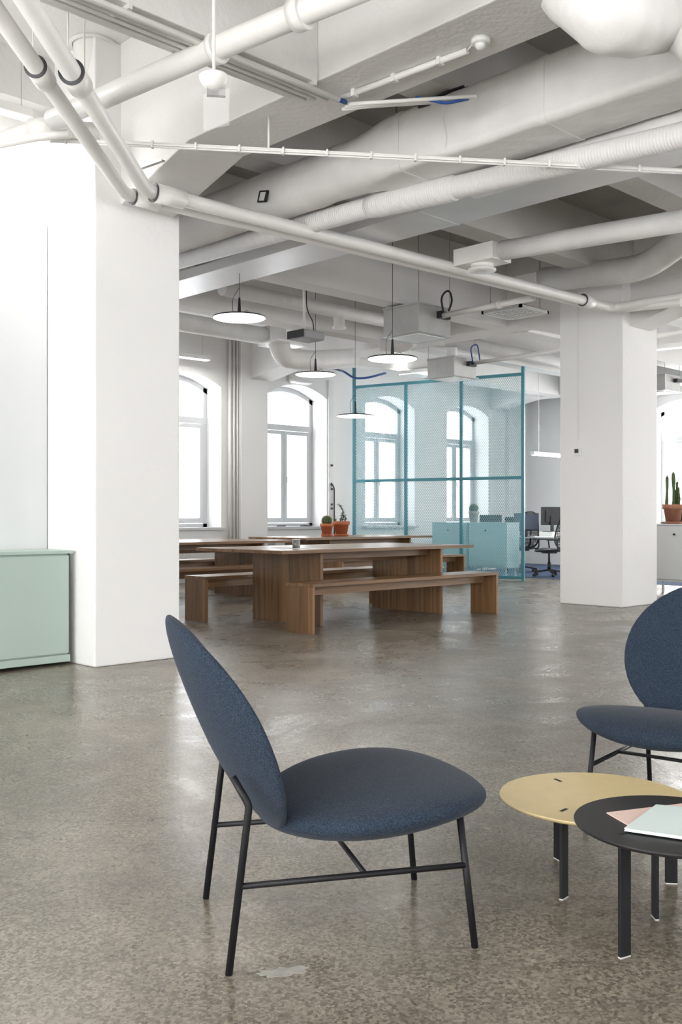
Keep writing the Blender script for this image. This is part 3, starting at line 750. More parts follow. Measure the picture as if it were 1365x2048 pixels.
# twin drain pipes
zP = 3.31; E1 = ony(293, 381, 5.75); E2 = ony(252, 390, 5.92)
dg = Vector((-.7071, -.7071, 0))
A1 = E1+dg*3.9; A2 = E2+dg*3.9
F1 = ony(1228, 616, 5.78); F2 = Vector((10.15, 6.0-.10+.14-.14, 3.34))
k1 = E1+dg*1.80; k2 = E2+dg*1.95
T1 = F1+Vector((.02, -1.05, .0)); T1b = T1+Vector((.9, -.9, 0))
x1v = Vector((1, 0, 0))
pipe('drain_pipe', 'upper white drain pipe of the pair crossing below the ducts', [A1, E1, F1, T1, T1b], .049, bend=.10,
     collars=[(E1+x1v*.06+Vector((0, 0, .001)), E1+x1v*.30+Vector((0, 0, .003))), (k1, k1-dg*.16), (F1-x1v*.62+Vector((0, 0, -.006)), F1-x1v*.45+Vector((0, 0, -.004)))], group='twin drain pipes', gasket=True)
F2 = Vector((9.98, 6.02-.0, 3.36)); F2.y = 5.93; 
E2b = Vector((3.9, 6.0, 3.27)); F2 = Vector((10.0, 6.0, 3.33)); F2.y = 5.9
pipe('drain_pipe', 'lower white drain pipe of the pair crossing below the ducts', [A2, E2, ony(588, 470, 5.91), ony(1165, 607, 5.895), ony(1222, 620, 5.895), ony(1365, 605, 4.95)], .042, bend=.10,
     collars=[(E2+x1v*.06, E2+x1v*.26), (k2, k2-dg*.16)], group='twin drain pipes', gasket=True)
# thick pipe P3
pipe('heating_pipe', 'thick white pipe rising to the upper right past the exit lamp', [onz(105, 240, 3.42), onz(400, 111, 3.42), onz(546, 50, 3.42), onz(860, -80, 3.42)], .060,
     collars=[(onz(590, 32, 3.42), onz(612, 23, 3.42)), (onz(430, 98, 3.42), onz(440, 94, 3.42))])
a = onz(92, 255, 3.42)
pipe('heating_pipe', 'white pipe with a patched joint at the upper left', [onz(200, 262, 3.42), onz(75, 257, 3.42), onz(0, 279, 3.42), onz(-120, 312, 3.42)], .05,
     collars=[(onz(62, 259, 3.42), onz(112, 255, 3.42))])
pipe('heating_pipe', 'slim white pipe below the patched joint at the upper left', [onz(140, 268, 3.36), onz(75, 273, 3.36), onz(-120, 312, 3.36)], .028)
q = Vector((3.70, 6.30, 3.90))
t = thing('riser_pipe', 'short white riser dropping from the ceiling into the thick pipe', 'pipe', (q.x, q.y, 3.90))
bm = B(); lathe(bm, [(0, 3.90), (.085, 3.90), (.088, 4.17), (.13, 4.27), (.14, 4.40)], (q.x, q.y, 0), 24); obj('tube', bm, pipe_m, t)
bm = B(); lathe(bm, [(.145, 4.38), (.17, 4.385), (.17, 4.4), (.14, 4.4)], (q.x, q.y, 0), 24); obj('collar', bm, ceil_m, t)

# big wrapped duct
t = thing('air_duct', 'large white wrapped air duct crossing the ceiling, rectangular then round', 'air duct', (5.1, 4, 3.37))
from mathutils import noise as mnoise
def crumple(bm, amp, sc):
    bm.normal_update()
    for v in bm.verts: v.co += v.normal*amp*(mnoise.noise(v.co*sc)+.5*mnoise.noise(v.co*sc*2.7))
def rect_ring(bm, c, w, h, r, n=6):
    vs = []
    for cx_, cz_, a0 in ((1, 1, 0), (-1, 1, 90), (-1, -1, 180), (1, -1, 270)):
        for k in range(n+1):
            an = math.radians(a0+90*k/n); vs.append(bm.verts.new(Vector((c[0]+cx_*(w/2-r)+r*math.cos(an), c[1], c[2]+cz_*(h/2-r)+r*math.sin(an)))))
    return vs
bm = B(); rings = []; KEY = ((-3.5, 5.17, 3.56, .46, .40, .055), (4.62, 5.17, 3.565, .46, .40, .055), (4.92, 5.13, 3.565, .39, .38, .15), (5.05, 5.12, 3.565, .38, .378, .187), (7.62, 5.12, 3.565, .376, .376, .187))
YY = [-3.5]+[-.5+.07*i for i in range(116)]+[7.62]
for y in YY:
    for A_, Z_ in zip(KEY, KEY[1:]):
        if A_[0] <= y <= Z_[0]: f_ = (y-A_[0])/(Z_[0]-A_[0]); xc, zc, w, h, r = [a_+(z_-a_)*f_ for a_, z_ in zip(A_[1:], Z_[1:])]; break
    rings.append(rect_ring(bm, (xc, y, zc), w, h, r))
for a, q in zip(rings, rings[1:]):
    for k in range(len(a)): f = bm.faces.new((a[k], a[(k+1) % len(a)], q[(k+1) % len(a)], q[k])); f.smooth = True
bm.faces.new(rings[0]); bm.faces.new(rings[-1][::-1]); crumple(bm, .007, 5.5); obj('duct_body', bm, duct_m, t)
for y in (4.5, 3.35, 2.1):
    bm = B(); r1 = rect_ring(bm, (5.17, y, 3.564), .470, .409, .058); r2 = rect_ring(bm, (5.17, y+.05, 3.564), .470, .409, .058)
    for k in range(len(r1)): bm.faces.new((r1[k], r1[(k+1) % len(r1)], r2[(k+1) % len(r1)], r2[k]))
    bm.faces.new(r1); bm.faces.new(r2[::-1]); obj('wrap_band', bm, duct_m, t)
# torn label patch on the round part
q = onx(527, 393, 4.93); bm = B(); M = Matrix.Translation(q) @ Matrix.Rotation(.12, 4, 'Y') @ Matrix.Rotation(.2, 4, 'X')
box(bm, -.008, .004, -.055, .055, -.045, .045, M); hp = obj('torn_patch', bm, dirt_m, t); hp['label'] = 'torn dark patch'
bm = B(); box(bm, -.012, -.006, -.03, .03, -.035, .03, M); obj('torn_paper', bm, page_m, hp)

def spiral_duct(name, label, pts, r, m=spiral_m, sleeves=(), group=None):
    t = thing(name, label, 'air duct', pts[0], group=group)
    bm = B(); tube(bm, pts, r, 28, .15); obj('duct_tube', bm, m, t)
    for a, q, rr in sleeves:
        bm = B(); a = Vector(a); q = Vector(q); tube(bm, [a, a+(q-a)*.12, q-(q-a)*.03, q], [r*1.02, rr, rr, r*1.02], 28); obj('sleeve', bm, m, t)
    return t
spiral_duct('spiral_duct', 'ribbed white spiral duct below the large wrapped duct', [(5.30, 7.66, 3.38), (5.30, 5.15, 3.33), (5.30, 2.7, 3.19), (5.30, -1, 3.1)], .076, sleeves=[((5.30, 5.12, 3.328), (5.30, 4.30, 3.28), .088)])
spiral_duct('air_duct', 'short white duct with a blunt end, right of the spiral duct', [(5.49, 4.30, 3.335), (5.49, -1, 3.335)], .088, duct_m)
# smooth metal cable trunking
t = thing('metal_trunking', 'smooth pale sheet metal trunking with a shiny underside', 'trunking', (5.83, 6, 3.3))
bm = B(); box(bm, 5.72, 6.20, -2, 9.4, 3.36, 3.45); obj('trunking_body', bm, beamm, t, bevel=.003)
bm = B(); box(bm, 5.715, 6.205, 5.0, 5.02, 3.357, 3.452); obj('joint_cover', bm, beamm, t)
for y in (3.0, 5.4, 7.8):
    bm = B(); bar(bm, (5.9, y, 3.45), (5.9, y, SLAB), .012); obj('hanger_rod', bm, steel_m, t)

# fat elbow duct, upper right
pts = [ond(1105, -150, 4.3), ond(1180, -5, 4.25), ond(1235, 38, 4.3), ond(1290, 22, 4.55), ond(1420, 75, 5.0)]
t = thing('elbow_duct', 'fat white elbow duct bending in at the top right corner', 'air duct', pts[2])
bm = B(); tube(bm, roundpath([ond(1085, -190, 5.5), ond(1122, -62, 4.85), ond(1232, 30, 4.55), ond(1320, 20, 4.75)], .4, 24), .19, 40); crumple(bm, .014, 6); obj('bend', bm, duct_m, t)
bm = B(); tube(bm, [ond(1290, -20, 4.95), ond(1450, 95, 4.6)], .15, 32); obj('straight', bm, duct_m, t)

# grille box duct pair in the middle bay
def boxduct(label, x, y0, y1, z0, z1, dx, pts, r, outlet=True):
    t = thing('air_duct', label, 'air duct', (x+dx/2, (y0+y1)/2, z0))
    bm = B(); box(bm, x, x+dx, y0, y1, z0, z1); obj('plenum_box', bm, pipe_m, t, bevel=.006)
    bm = B(); tube(bm, pts, r, 26, .25); obj('duct_tube', bm, duct_m, t)
    if outlet:
        bm = B(); lathe(bm, [(.10, z0), (.10, z0-.035), (.125, z0-.04), (.125, z0-.055), (0, z0-.055)], (x+dx/2, (y0+y1)/2, 0), 28); obj('outlet', bm, pipe_m, t)
p0 = onx(907, 523, 7.0); p1 = onx(985, 515, 7.0)
boxduct('white duct with a square plenum box in the middle bay, upper one', 7.0, p1.y, p0.y, p1.z, p1.z+.15, .28, [Vector((7.14, p1.y, p1.z+.085)), onx(1180, 472, 7.14), onx(1400, 436, 7.14)], .085)
p0 = onx(1030, 572, 9.6); p1 = onx(1072, 568, 9.6)
boxduct('white duct with a plenum box and a kink in front of the thermostat pillar', 9.6, p1.y, p0.y, p1.z, p1.z+.14, .3, [Vector((9.75, p1.y, p1.z+.07)), onx(1290, 536, 9.75), onx(1370, 478, 9.4), onx(1460, 420, 9.0)], .14, False)

# suspended air boxes
def air_box(label, corner, w, l, h, rod_len, outlet=True):
    """corner = nearest lower corner; extends +x by w, +y by l"""
    x, y, z = corner; t = thing('air_terminal', label, 'air terminal', (x+w/2, y+l/2, z), group='suspended air boxes')
    bm = B(); box(bm, x, x+w, y, y+l, z+.015, z+h); obj('casing', bm, boxm, t, bevel=.004)
    bm = B(); box(bm, x-.03, x+w+.03, y-.03, y+l+.03, z, z+.015); box(bm, x-.005, x+w+.005, y-.005, y+l+.005, z+h, z+h+.02); obj('flange', bm, boxm, t)
    bm = B(); box(bm, x+.05, x+w-.05, y+.05, y+l-.05, z-.012, z-.0005); obj('diffuser_plate', bm, plastic_m, t, bevel=.003)
    for sx, sy in ((0, 0), (1, 0), (0, 1), (1, 1)):
        bm = B(); a = Vector((x+.01+sx*(w-.02), y+.01+sy*(l-.02), z+h)); bar(bm, a, Vector((a.x, a.y, SLAB)), .006); obj('hanger_rod', bm, steel_m, t)
    bm = B(); box(bm, x+w*.55, x+w*.85, y-.07, y, z+h*.6, z+h*.85); obj('valve', bm, dark_m, t)
air_box('large grey metal air box hanging in the middle, left of the square grille', (8.49, 7.43, 3.13), .565, .545, .32, 1)
air_box('smaller grey metal air box hanging just above the partition', (11.07, 9.02, 3.05), .50, .50, .27, 1)
air_box('grey metal air box hanging near the right edge past the pillar', tuple(ond(1331, 780, 15.8)), .5, .5, .24, 1)
# pipes feeding them
pipe('supply_pipe', 'white pipe feeding the large air box from the right', [(8.84, 7.37, 3.35), (8.84, 6.12, 3.36)], .033, collars=[((8.84, 6.6, 3.357), (8.84, 6.56, 3.358))])
pipe('supply_pipe', 'white pipe feeding the smaller air box from the right', [(11.45, 8.95, 3.26), (11.45, 4.5, 3.30)], .03)
bm = B(); a = Vector((8.84, 7.35, 3.34)); tube(bm, roundpath([a, a+Vector((-.04, .02, .22)), a+Vector((.05, -.03, .32)), a+Vector((.08, -.06, .18)), a+Vector((.02, -.05, .06))], .15, 6), .012, 10); tag(obj('hose', bm, dark_m), 'black looped hose on the large air box', 'hose')
bm = B(); a = Vector((11.4, 8.94, 3.24)); tube(bm, roundpath([a, a+Vector((-.04, .02, .24)), a+Vector((.06, -.03, .30)), a+Vector((.09, -.06, .02))], .15, 6), .010, 10); tag(obj('hose', bm, blue_m), 'blue looped hose on the smaller air box', 'hose')
# square grille
c = ond(1031, 628, 11.5)
t = thing('ceiling_grille', 'square white lattice grille hanging before the thermostat pillar', 'air grille', c)
bm = B(); s = .275
for e in ((-s, s, -s, -s+.03), (-s, s, s-.03, s), (-s, -s+.03, -s, s), (s-.03, s, -s, s)): box(bm, c.x+e[0], c.x+e[1], c.y+e[2], c.y+e[3], c.z, c.z+.035)
obj('rim', bm, plastic_m, t)
bm = B()
for k in range(1, 8):
    u = -s+2*s*k/8; box(bm, c.x+u-.008, c.x+u+.008, c.y-s+.02, c.y+s-.02, c.z+.004, c.z+.03); box(bm, c.x-s+.02, c.x+s-.02, c.y+u-.008, c.y+u+.008, c.z+.003, c.z+.031)
obj('lattice', bm, plastic_m, t)
bm = B(); box(bm, c.x-.26, c.x+.26, c.y-.26, c.y+.26, c.z+.0355, c.z+.045); obj('back_plate', bm, dark_m, t)
for dx, dy in ((-.2, .2), (.2, -.2)):
    bm = B(); bar(bm, (c.x+dx, c.y+dy, c.z+.04), (c.x+dx, c.y+dy, SLAB), .01); obj('hanger_rod', bm, steel_m, t)

# back-room ducts
spiral_duct('spiral_duct', 'ribbed white duct with a round spout, running over the tables', [(6.85, 8.9, 3.60), (10.45, 8.9, 3.60)], .085, spiral_x)
c = ony(679, 606, 8.9)
t = thing('duct_spout', 'round white spout dropping from the ribbed duct over the tables', 'air outlet', (c.x, 8.9, 3.36))
bm = B(); lathe(bm, [(.070, 3.60), (.070, 3.42), (.085, 3.41), (.085, 3.385), (.06, 3.385), (0, 3.40)], (c.x, 8.9, 0), 26); obj('spout_tube', bm, pipe_m, t)
spiral_duct('spiral_duct', 'ribbed white duct above the smaller air box', [(11.1, 9.27, 3.60), (17.1, 9.27, 3.60)], .10, spiral_x)
bm = B(); lathe(bm, [(.08, 3.345), (.08, 3.5)], (11.32, 9.27, 0), 22); tag(obj('duct_neck', bm, pipe_m), 'short white neck joining the smaller air box to its duct', 'air duct')
yb = 11.0
a = ony(340, 640, yb); q = ony(528, 672, yb)
t = thing('air_duct', 'wide white duct with a plenum box above the left arched windows', 'air duct', a)
bm = B(); tube(bm, [a-Vector((1.6, 0, 0)), q], .125, 26); obj('duct_tube', bm, duct_m, t)
bm = B(); box(bm, q.x, q.x+.30, yb-.14, yb+.14, q.z-.13, q.z+.14); obj('plenum_box', bm, pipe_m, t, bevel=.006)
pts = [ond(556, 680, 13.6), ond(566, 715, 13.6), ond(620, 722, 13.9), ond(705, 716, 14.7)]
pipe('air_duct', 'white elbow duct behind the projector', pts, .14, duct_m, bend=.3, seg=26, cat='air duct')
pipe('air_duct', 'white ribbed elbow duct behind the hanging lamp in the middle', [ond(760, 688, 13.5), ond(812, 690, 13.5), ond(830, 672, 13.4)], .10, spiral_m, bend=.2, seg=22, cat='air duct')
bm = B(); p = ond(572, 688, 13.6); box(bm, p.x-.3, p.x+.3, p.y-.2, p.y+.2, p.z-.01, p.z+.01); tag(obj('ceiling_panel', bm, plastic_m), 'thin white hanging panel beside the projector', 'panel')

# projector on a pole
c = ond(612, 672, 11.2)
t = thing('projector', 'grey and black projector hanging on a white pole over the tables', 'projector', (c.x, c.y, c.z-.05), math.radians(0))
M = Matrix.Translation(c)
bm = B(); box(bm, -.15, .17, -.14, .14, -.05, .05, M); obj('body', bm, mat('projector_grey', (.32, .32, .33), .5), t, bevel=.02)
bm = B(); box(bm, -.163, -.1505, -.135, .135, -.042, .045, M); obj('front_face', bm, dark_m, t, bevel=.003)
bm = B(); tube(bm, [c+Vector((.02, .05, .05)), Vector((c.x+.02, c.y+.05, SLAB))], .016, 12); box(bm, -.06, .08, -.03, .12, .05, .06, M); obj('mounting_pole', bm, pipe_m, t)
bm = B(); tube(bm, roundpath([c+Vector((.1, -.02, .05)), c+Vector((.09, -.03, .16)), c+Vector((.03, .02, .3)), c+Vector((.04, .04, .85))], .1, 5), .007, 8); obj('cable', bm, dark_m, t)

# pendant lamps
def pendant(label, px, py, d, D=.5, topz=SOFF, first=[None]):
    c = ond(px, py, d); t = thing('pendant_lamp', label, 'lamp', c, group='disc pendant lamps')
    r = D/2
    bm = B(); lathe(bm, [(r-.004, .004), (r, .002), (r, .012), (r-.006, .017), (.03, .032), (.022, .04), (.0, .04)], c, 56); lathe(bm, [(r-.004, .004), (r-.006, .017)], c, 56); obj('lamp_shade', bm, dark_m, t)
    bm = B(); lathe(bm, [(0, -.004), (r-.012, 0), (r-.005, .0035), (0, .0035)], c, 56); obj('light_disc', bm, lampw_m, t)
    bm = B(); lathe(bm, [(.019, .036), (.010, .19), (.006, .20), (0, .20)], c, 16); obj('stem', bm, dark_m, t)
    p = c+Vector((0, 0, .20))
    bm = B(); tube(bm, roundpath([p, p+Vector((.0, .0, .10)), Vector((c.x, c.y, topz))], .05, 5), .0028, 6)
    k = RXv*.07
    tube(bm, roundpath([p+Vector((0, 0, .09)), p-k*.9+Vector((0, 0, .0)), p-k*.95-Vector((0, 0, .09)), c-k*.8+Vector((0, 0, .03))], .08, 6), .0028, 6)
    tube(bm, roundpath([c+k*.2+Vector((0, 0, .04)), c+k+Vector((0, 0, .08)), c+k*1.4+Vector((0, 0, .05)), c+k*1.0+Vector((0, 0, .03))], .05, 5), .0025, 6)
    obj('cable', bm, dark_m, t)
    l = bpy.data.lights.new('disc_light', 'AREA'); l.shape = 'DISK'; l.size = D*.9; l.energy = 5; l.color = (1, .95, .88)
    lo = bpy.data.objects.new('disc_light', l); COL.objects.link(lo); lo.parent = t; lo.location = (0, 0, -.008)
pendant('lit disc pendant lamp nearest the broad left pillar, topmost of the four', 479, 637, 9.5, .51, 3.36)
pendant('lit disc pendant lamp hanging in front of the large air box', 785.5, 719, 9.9, .5, SLAB)
pendant('lit disc pendant lamp below the projector', 631.5, 750, 12.2, .5, SLAB)
pendant('lit disc pendant lamp at the left post of the teal partition, lowest of the four', 711, 833, 13.1, .5, SLAB)

# emergency light: rod, dome and clear plate
c = ond(428, 158, 4.35)
t = thing('emergency_light', 'white dome lamp on a rod with a clear blank sign plate', 'emergency light', c)
bm = B(); lathe(bm, [(0, -.048), (.024, -.048), (.046, -.032), (.062, -.006), (.065, .010), (.058, .017), (.02, .021), (0, .021)], c, 36); obj('dome', bm, plastic_m, t)
bm = B(); tube(bm, [c+Vector((0, 0, .025)), Vector((c.x, c.y, SLAB))], .0075, 12); obj('rod', bm, pipe_m, t)
bm = B(); M = Matrix.Translation(c) @ Matrix.Rotation(math.atan2(.6, -.8)+math.pi, 4, 'Z'); box(bm, -.03, .05, -.012, .012, -.075, -.04, M); obj('clamp', bm, steel_m, t)
M2 = Matrix.Translation(c+Vector((0, 0, 0))) @ Matrix.Rotation(math.radians(-90+18), 4, 'Z')
bm = B(); box(bm, -.055, .080, -.0025, .0025, -.215, -.055, M2); obj('sign_plate', bm, clear_m, t)

# cable rail hung across below the beam
ra, rb, rc = onz(100, 279, 3.38), None, onz(1420, 345, 3.12)
rb = min((ra+(rc-ra)*(i/400) for i in range(401)), key=lambda p: abs((p.x*RX[0]+p.y*RX[1])/(p.x*FW[0]+p.y*FW[1])*FPX+682.5-537))
t = thing('cable_rail', 'thin white cable rail hanging across the ceiling in front of the ducts', 'cable rail', rb)
dd = (rc-ra).normalized()
bm = B(); bar(bm, ra, rc, .012, .012); tube(bm, [ra+Vector((0, 0, -.014)), rc+Vector((0, 0, -.014))], .006, 8); tube(bm, [ra+Vector((0, 0, .012)), rc+Vector((0, 0, .012))], .005, 8); obj('rail_bar', bm, pipe_m, t)
bm = B(); tube(bm, [rb, Vector((rb.x, rb.y, SOFF))], .007, 10); obj('hanger_rod', bm, pipe_m, t)
L = (rc-ra).length; k = .1
while k < L:
    p = ra+dd*k; bm = B(); bar(bm, p-dd*.006, p+dd*.006, .034, .042); obj('clip', bm, plastic_m, t); k += .27
# long conduit bundle under the cross beam over the lounge
t = thing('conduit_bundle', 'bundle of white conduits clipped under the cross beam, blue ends showing', 'conduit', (3, 4.25, 3.45))
zc = SOFF-.03
for k, (yy, r, x0, x1) in enumerate(((4.13, .017, 0, 4.02), (4.18, .011, 0, 3.98), (4.235, .011, 0, 3.93), (4.28, .009, 0, 3.9))):
    bm = B(); tube(bm, [(x0, yy, zc-r), (x1, yy+.0, zc-r)], r, 12); obj('conduit', bm, pipe_m, t)
for x0 in (2.02, 3.98):
    bm = B(); tube(bm, [(x0, 4.13, zc-.017), (x0+.10, 4.13, zc-.017)], .013, 12); obj('blue_sleeve', bm, blue_m, t)['label'] = 'blue sleeve end'
for x0 in (.6, 1.3, 1.98, 2.6, 3.2, 3.8):
    bm = B(); box(bm, x0, x0+.02, 4.10, 4.30, zc-.004, zc+.03); obj('clip', bm, plastic_m, t)
t = thing('conduit_bundle', 'conduits turning along the underside of the main beam towards the duct', 'conduit', (4.1, 3.9, 3.45))
for k, o in enumerate((0, .04, .075)):
    bm = B(); tube(bm, [(4.10+o*.3, 4.13+o, zc-.02), (4.20, 3.98+o, zc-.025), (4.62, 3.60+o, zc+.02)], .012, 10, .04); obj('conduit', bm, pipe_m, t)
bm = B(); tube(bm, roundpath([(4.36, 3.84, zc+.01), (4.5, 3.73, zc-.02), (4.60, 3.64, zc+.01)], .04, 5), .009, 8); obj('blue_cable', bm, blue_m, t)['label'] = 'blue cable'
a = onz(682, 196, SOFF-.02); q = onz(936, 101, SOFF-.02)
t = thing('conduit', 'white tube clipped under the main beam, leading to the motion sensor', 'conduit', a)
bm = B(); tube(bm, [a, q], .017, 14); obj('tube', bm, pipe_m, t)
for f in (.12, .45, .8):
    p = a+(q-a)*f; bm = B(); box(bm, p.x-.02, p.x+.02, p.y-.012, p.y+.012, SOFF-.042, SOFF-.001); obj('clip', bm, plastic_m, t)
c = onz(962, 78, SOFF)
t = thing('motion_sensor', 'round white motion sensor under the main beam', 'sensor', c)
bm = B(); lathe(bm, [(0, -.026), (.046, -.026), (.050, -.02), (.050, 0), (0, 0)], c, 32); obj('housing', bm, plastic_m, t)
bm = B(); lathe(bm, [(0, -.056), (.015, -.053), (.026, -.042), (.030, -.0265), (0, -.0265)], c, 24); obj('lens', bm, plastic_m, t)
bm = B(); tube(bm, roundpath([q, q+(c-q)*.4+Vector((0, 0, .01)), c+Vector((-.02, .03, -.012))], .02, 4), .005, 8); tag(obj('cable', bm, pipe_m), 'short cable from the tube to the motion sensor', 'cable')
# perforated strip near the pillar haunch
a = ony(278, 338, 5.75); q = ony(327, 321, 5.5)
bm = B(); bar(bm, a, q, .03, .008); tag(obj('bracket_strip', bm, steel_m), 'perforated metal bracket strip above the drain pipe elbows', 'bracket')
for px, y0, y1, d, lab in ((66, -150, 118, 5.2, 'leftmost thin white hanging rod'), (136, -150, 135, 5.2, 'thin white hanging rod above the drain pipe collar'), (169, 78, 180, 6.0, 'thin white hanging rod beside the riser pipe')):
    p = ond(px, y1, d); bm = B(); bar(bm, p, Vector((p.x, p.y, SLAB)), .007); tag(obj('hanging_rod', bm, pipe_m), lab, 'rod')
# tube lights
def tube_light(label, a, q, w=.10, zofs=0, gl=True):
    a = Vector(a); q = Vector(q); t = thing('tube_light', label, 'light fixture', (a+q)/2)
    bm = B(); bar(bm, a, q, w, .06); obj('housing', bm, plastic_m, t, bevel=.004)
    bm = B(); bar(bm, a+(q-a)*.02-Vector((0, 0, .035)), q-(q-a)*.02-Vector((0, 0, .035)), w*.75, .012); obj('diffuser', bm, tube_m, t)
    l = bpy.data.lights.new('tube_glow', 'AREA'); l.shape = 'RECTANGLE'; l.size = (q-a).length*.95; l.size_y = w*.7; l.energy = 20; l.color = (1, .98, .95)
    lo = bpy.data.objects.new('tube_glow', l); COL.objects.link(lo); lo.parent = t; lo.location = (0, 0, -.045); lo.rotation_euler = (0, 0, math.atan2((q-a).y, (q-a).x))
    for f in (.15, .85):
        bm = B(); p = a+(q-a)*f; bar(bm, p+Vector((0, 0, .03)), Vector((p.x, p.y, SLAB)), .005); obj('hanger_rod', bm, steel_m, t)
tube_light('slim tube light hanging by the end wall, left of the thermostat pillar', ond(1065, 906, 17.9), ond(1150, 913, 19.1), .08)
tube_light('slim tube light over the left arched window', ony(330, 706, 12.5), ony(418, 717, 12.5), .12)
tube_light('tube light fixture at the far upper left under the bulkhead', ony(-60, 196, 6.62), ony(60, 230, 6.62), .10)
tube_light('tube light fixture at the right edge beyond the pillar', ond(1300, 696, 13), ond(1420, 684, 12.2), .08)
tube_light('long tube light above the partition mesh', ond(800, 745, 16.6), ond(905, 735, 17.8), .1)

q = [onx(895, 212, 4.93), onx(884, 235, 4.925), onx(893, 268, 4.925), onx(890, 296, 4.925)]
bm = B(); tube(bm, roundpath(q, .1, 5), .0028, 6); tag(obj('wire', bm, pipe_m), 'thin white wire dangling down the side of the wrapped duct', 'wire')
q = [onx(838, 214, 4.93), onx(868, 206, 4.95), onx(893, 190, 4.97), onx(936, 176, 5.0)]
bm = B(); tube(bm, roundpath(q, .1, 5), .011, 8); tube(bm, roundpath([p+Vector((.0, .03, .02)) for p in q], .1, 5), .009, 8); tag(obj('cable_bundle', bm, dark_m), 'dark cables lying on the top edge of the wrapped duct', 'cable')
# wall details
t = thing('thermostat', 'small white thermostat with dark display on the right pillar', 'thermostat', (0, 0, 0))
p = onx(1157.5, 904, 10.358); t.location = p
bm = B(); box(bm, p.x-.022, p.x, p.y-.048, p.y+.048, p.z-.048, p.z+.048); obj('casing', bm, plastic_m, t, bevel=.004)
bm = B(); box(bm, p.x-.024, p.x-.0215, p.y-.015, p.y+.038, p.z-.012, p.z+.034); obj('display', bm, dark_m, t)
bm = B(); box(bm, p.x-.012, p.x, p.y-.012, p.y+.012, p.z+.14, SOFF+.6); tag(obj('cable_channel', bm, plastic_m), 'white cable channel rising above the thermostat', 'cable channel')
bm = B(); tube(bm, roundpath([p+Vector((-.01, 0, .045)), p+Vector((-.012, .02, .09)), p+Vector((-.006, .0, .15))], .03, 4), .003, 6); tag(obj('cable', bm, plastic_m), 'short wire between thermostat and cable channel', 'cable')
p = Vector((10.358, 6.63, 0))
for k, yy in enumerate((YN,)):
    for j, (px, r) in enumerate(((460, .026), (468, .022), (475, .018))):
        a = ony(px, 1000, YN-.06); bm = B(); tube(bm, [(a.x, YN-.06, 0.0), (a.x, YN-.06, SOFF+.5)], r, 12)
        tag(obj('wall_pipe', bm, pipe_m), ('vertical white pipe nearest the left arched window', 'vertical white pipe, middle one of the three by the pilaster', 'vertical white pipe closest to the pilaster')[j], 'pipe', 'vertical pipes by the pilaster')
# outlet column
a = ony(662, 1000, YN-.02)
t = thing('socket_column', 'white wall column of sockets with dangling black cable behind the pots', 'socket strip', (a.x, YN-.03, .5))
bm = B(); box(bm, a.x-.06, a.x+.06, YN-.03, YN-.001, .45, SOFF); obj('channel', bm, plastic_m, t)
for k, py in enumerate((931, 949, 970, 978, 987, 1009, 1017)):
    q = ony(662, py, YN-.03); bm = B(); box(bm, q.x-.035, q.x+.035, YN-.045, YN-.0301, q.z-.03, q.z+.03); s = obj('socket', bm, plastic_m, t)
    if k in (0, 2, 3, 5, 6): bm = B(); box(bm, q.x-.015, q.x+.02, YN-.07, YN-.0451, q.z-.018, q.z+.018); obj('plug', bm, dark_m, s)
bm = B(); q0 = ony(663, 966, YN-.06); q1 = ony(669, 975, YN-.06); q2 = ony(669, 1030, YN-.06)
tube(bm, roundpath([q0, q1, q2, q2-Vector((0, 0, .4))], .1, 5), .012, 8); tag(obj('cable', bm, dark_m), 'black cable hanging from the wall sockets behind the pots', 'cable')
# blue cables above partition
bm = B(); tube(bm, roundpath([ony(668, 737, YN-.01), ond(690, 744, 17), ond(708, 757, 17), ond(735, 756, 17), ond(772, 746, 17.2)], .3, 5), .019, 8); tag(obj('cable_bundle', bm, blue_m), 'thick blue cable bundle sagging left of the partition post', 'cable')
# wall-mounted unit above window two
a = ony(603, 752, YN-.12)
bm = B(); box(bm, a.x-.22, a.x+.25, YN-.2, YN, a.z-.13, a.z+.13); tag(obj('fan_unit', bm, plastic_m, bevel=.05), 'rounded white wall unit above the second arched window', 'wall unit')
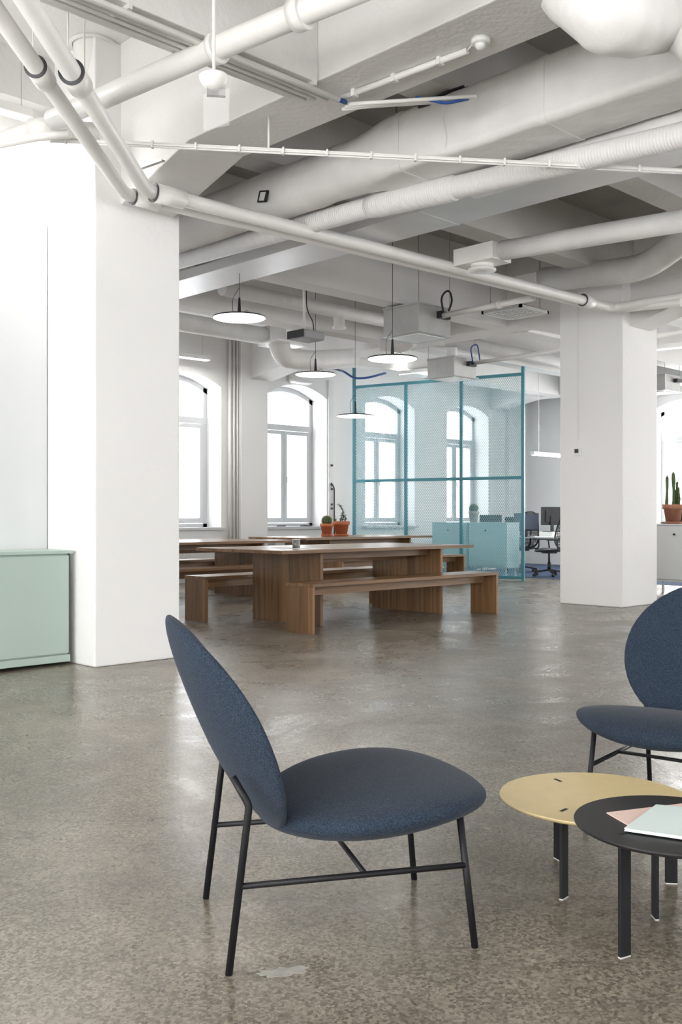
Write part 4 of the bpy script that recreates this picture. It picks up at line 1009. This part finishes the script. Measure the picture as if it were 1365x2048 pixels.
# radiators under windows
for x, lab in ((8.62, 'white radiator under the left arched window'), (11.05, 'white radiator under the second arched window')):
    t = thing('radiator', lab, 'radiator', (x+.6, YN-.15, .12))
    bm = B(); box(bm, x, x+1.3, YN-.17, YN-.155, .15, .70); box(bm, x, x+1.3, YN-.10, YN-.085, .15, .70); obj('panel', bm, plastic_m, t, bevel=.003)
    bm = B()
    for k in range(32): box(bm, x+.02+k*.04, x+.03+k*.04, YN-.1755, YN-.1701, .17, .68)
    obj('fins', bm, plastic_m, t)
    bm = B(); box(bm, x+.1, x+.14, YN-.154, YN, .3, .5); box(bm, x+1.2, x+1.24, YN-.154, YN, .3, .5); obj('bracket', bm, plastic_m, t)
# hanging pot plant silhouette hook in left window, small
# junk on second sill
a = ony(585, 1055, YN+.1)
for k, (dx, w, lab) in enumerate(((-.35, .16, 'dark small object lying on the second window sill, left one'), (.2, .22, 'dark small object lying on the second window sill, middle one'), (.75, .2, 'dark small object lying on the second window sill, right one'))):
    bm = B(); box(bm, a.x+dx, a.x+dx+w, YN+.05, YN+.12, WIN_H[0]+.004, WIN_H[0]+.03); tag(obj('sill_clutter', bm, rubber_m, bevel=.008), lab, 'clutter')

# pale worn repairs on the floor
def patch(name, label, px, py, w, l, rot, seed, col):
    random.seed(seed); c = onz(px, py, 0); M = Matrix.Translation(c) @ Matrix.Rotation(rot, 4, 'Z'); N = 26; poly = []
    for k in range(N):
        an = 2*math.pi*k/N; rr = 1+random.uniform(-.28, .28); poly.append((w*rr*math.cos(an), l*rr*math.sin(an)))
    bm = B(); prism(bm, poly, .0002, .0012, M); o = obj(name, bm, col); o['kind'] = 'structure'; o['label'] = label
fq = None
fp = mat('pale_floor_filler', (.33, .315, .285), .35, var=.25, vscale=30)
patch('trim_6', 'pale scraped patch on the floor below the chair', 572, 1943, .06, .022, -.5, 3, fp)
patch('trim_7', 'pale filler mark on the floor behind the chair', 520, 1414, .055, .02, .9, 5, fp)
for k, (px, py, w) in enumerate(((562, 1277, .012), (582, 1275, .02), (592, 1273, .016), (540, 1278, .012), (686, 1395, .02))):
    patch('trim_%d' % (8+k), 'small pale chip mark on the floor near the benches', px, py, w, w*.6, .7, 20+k, fp)
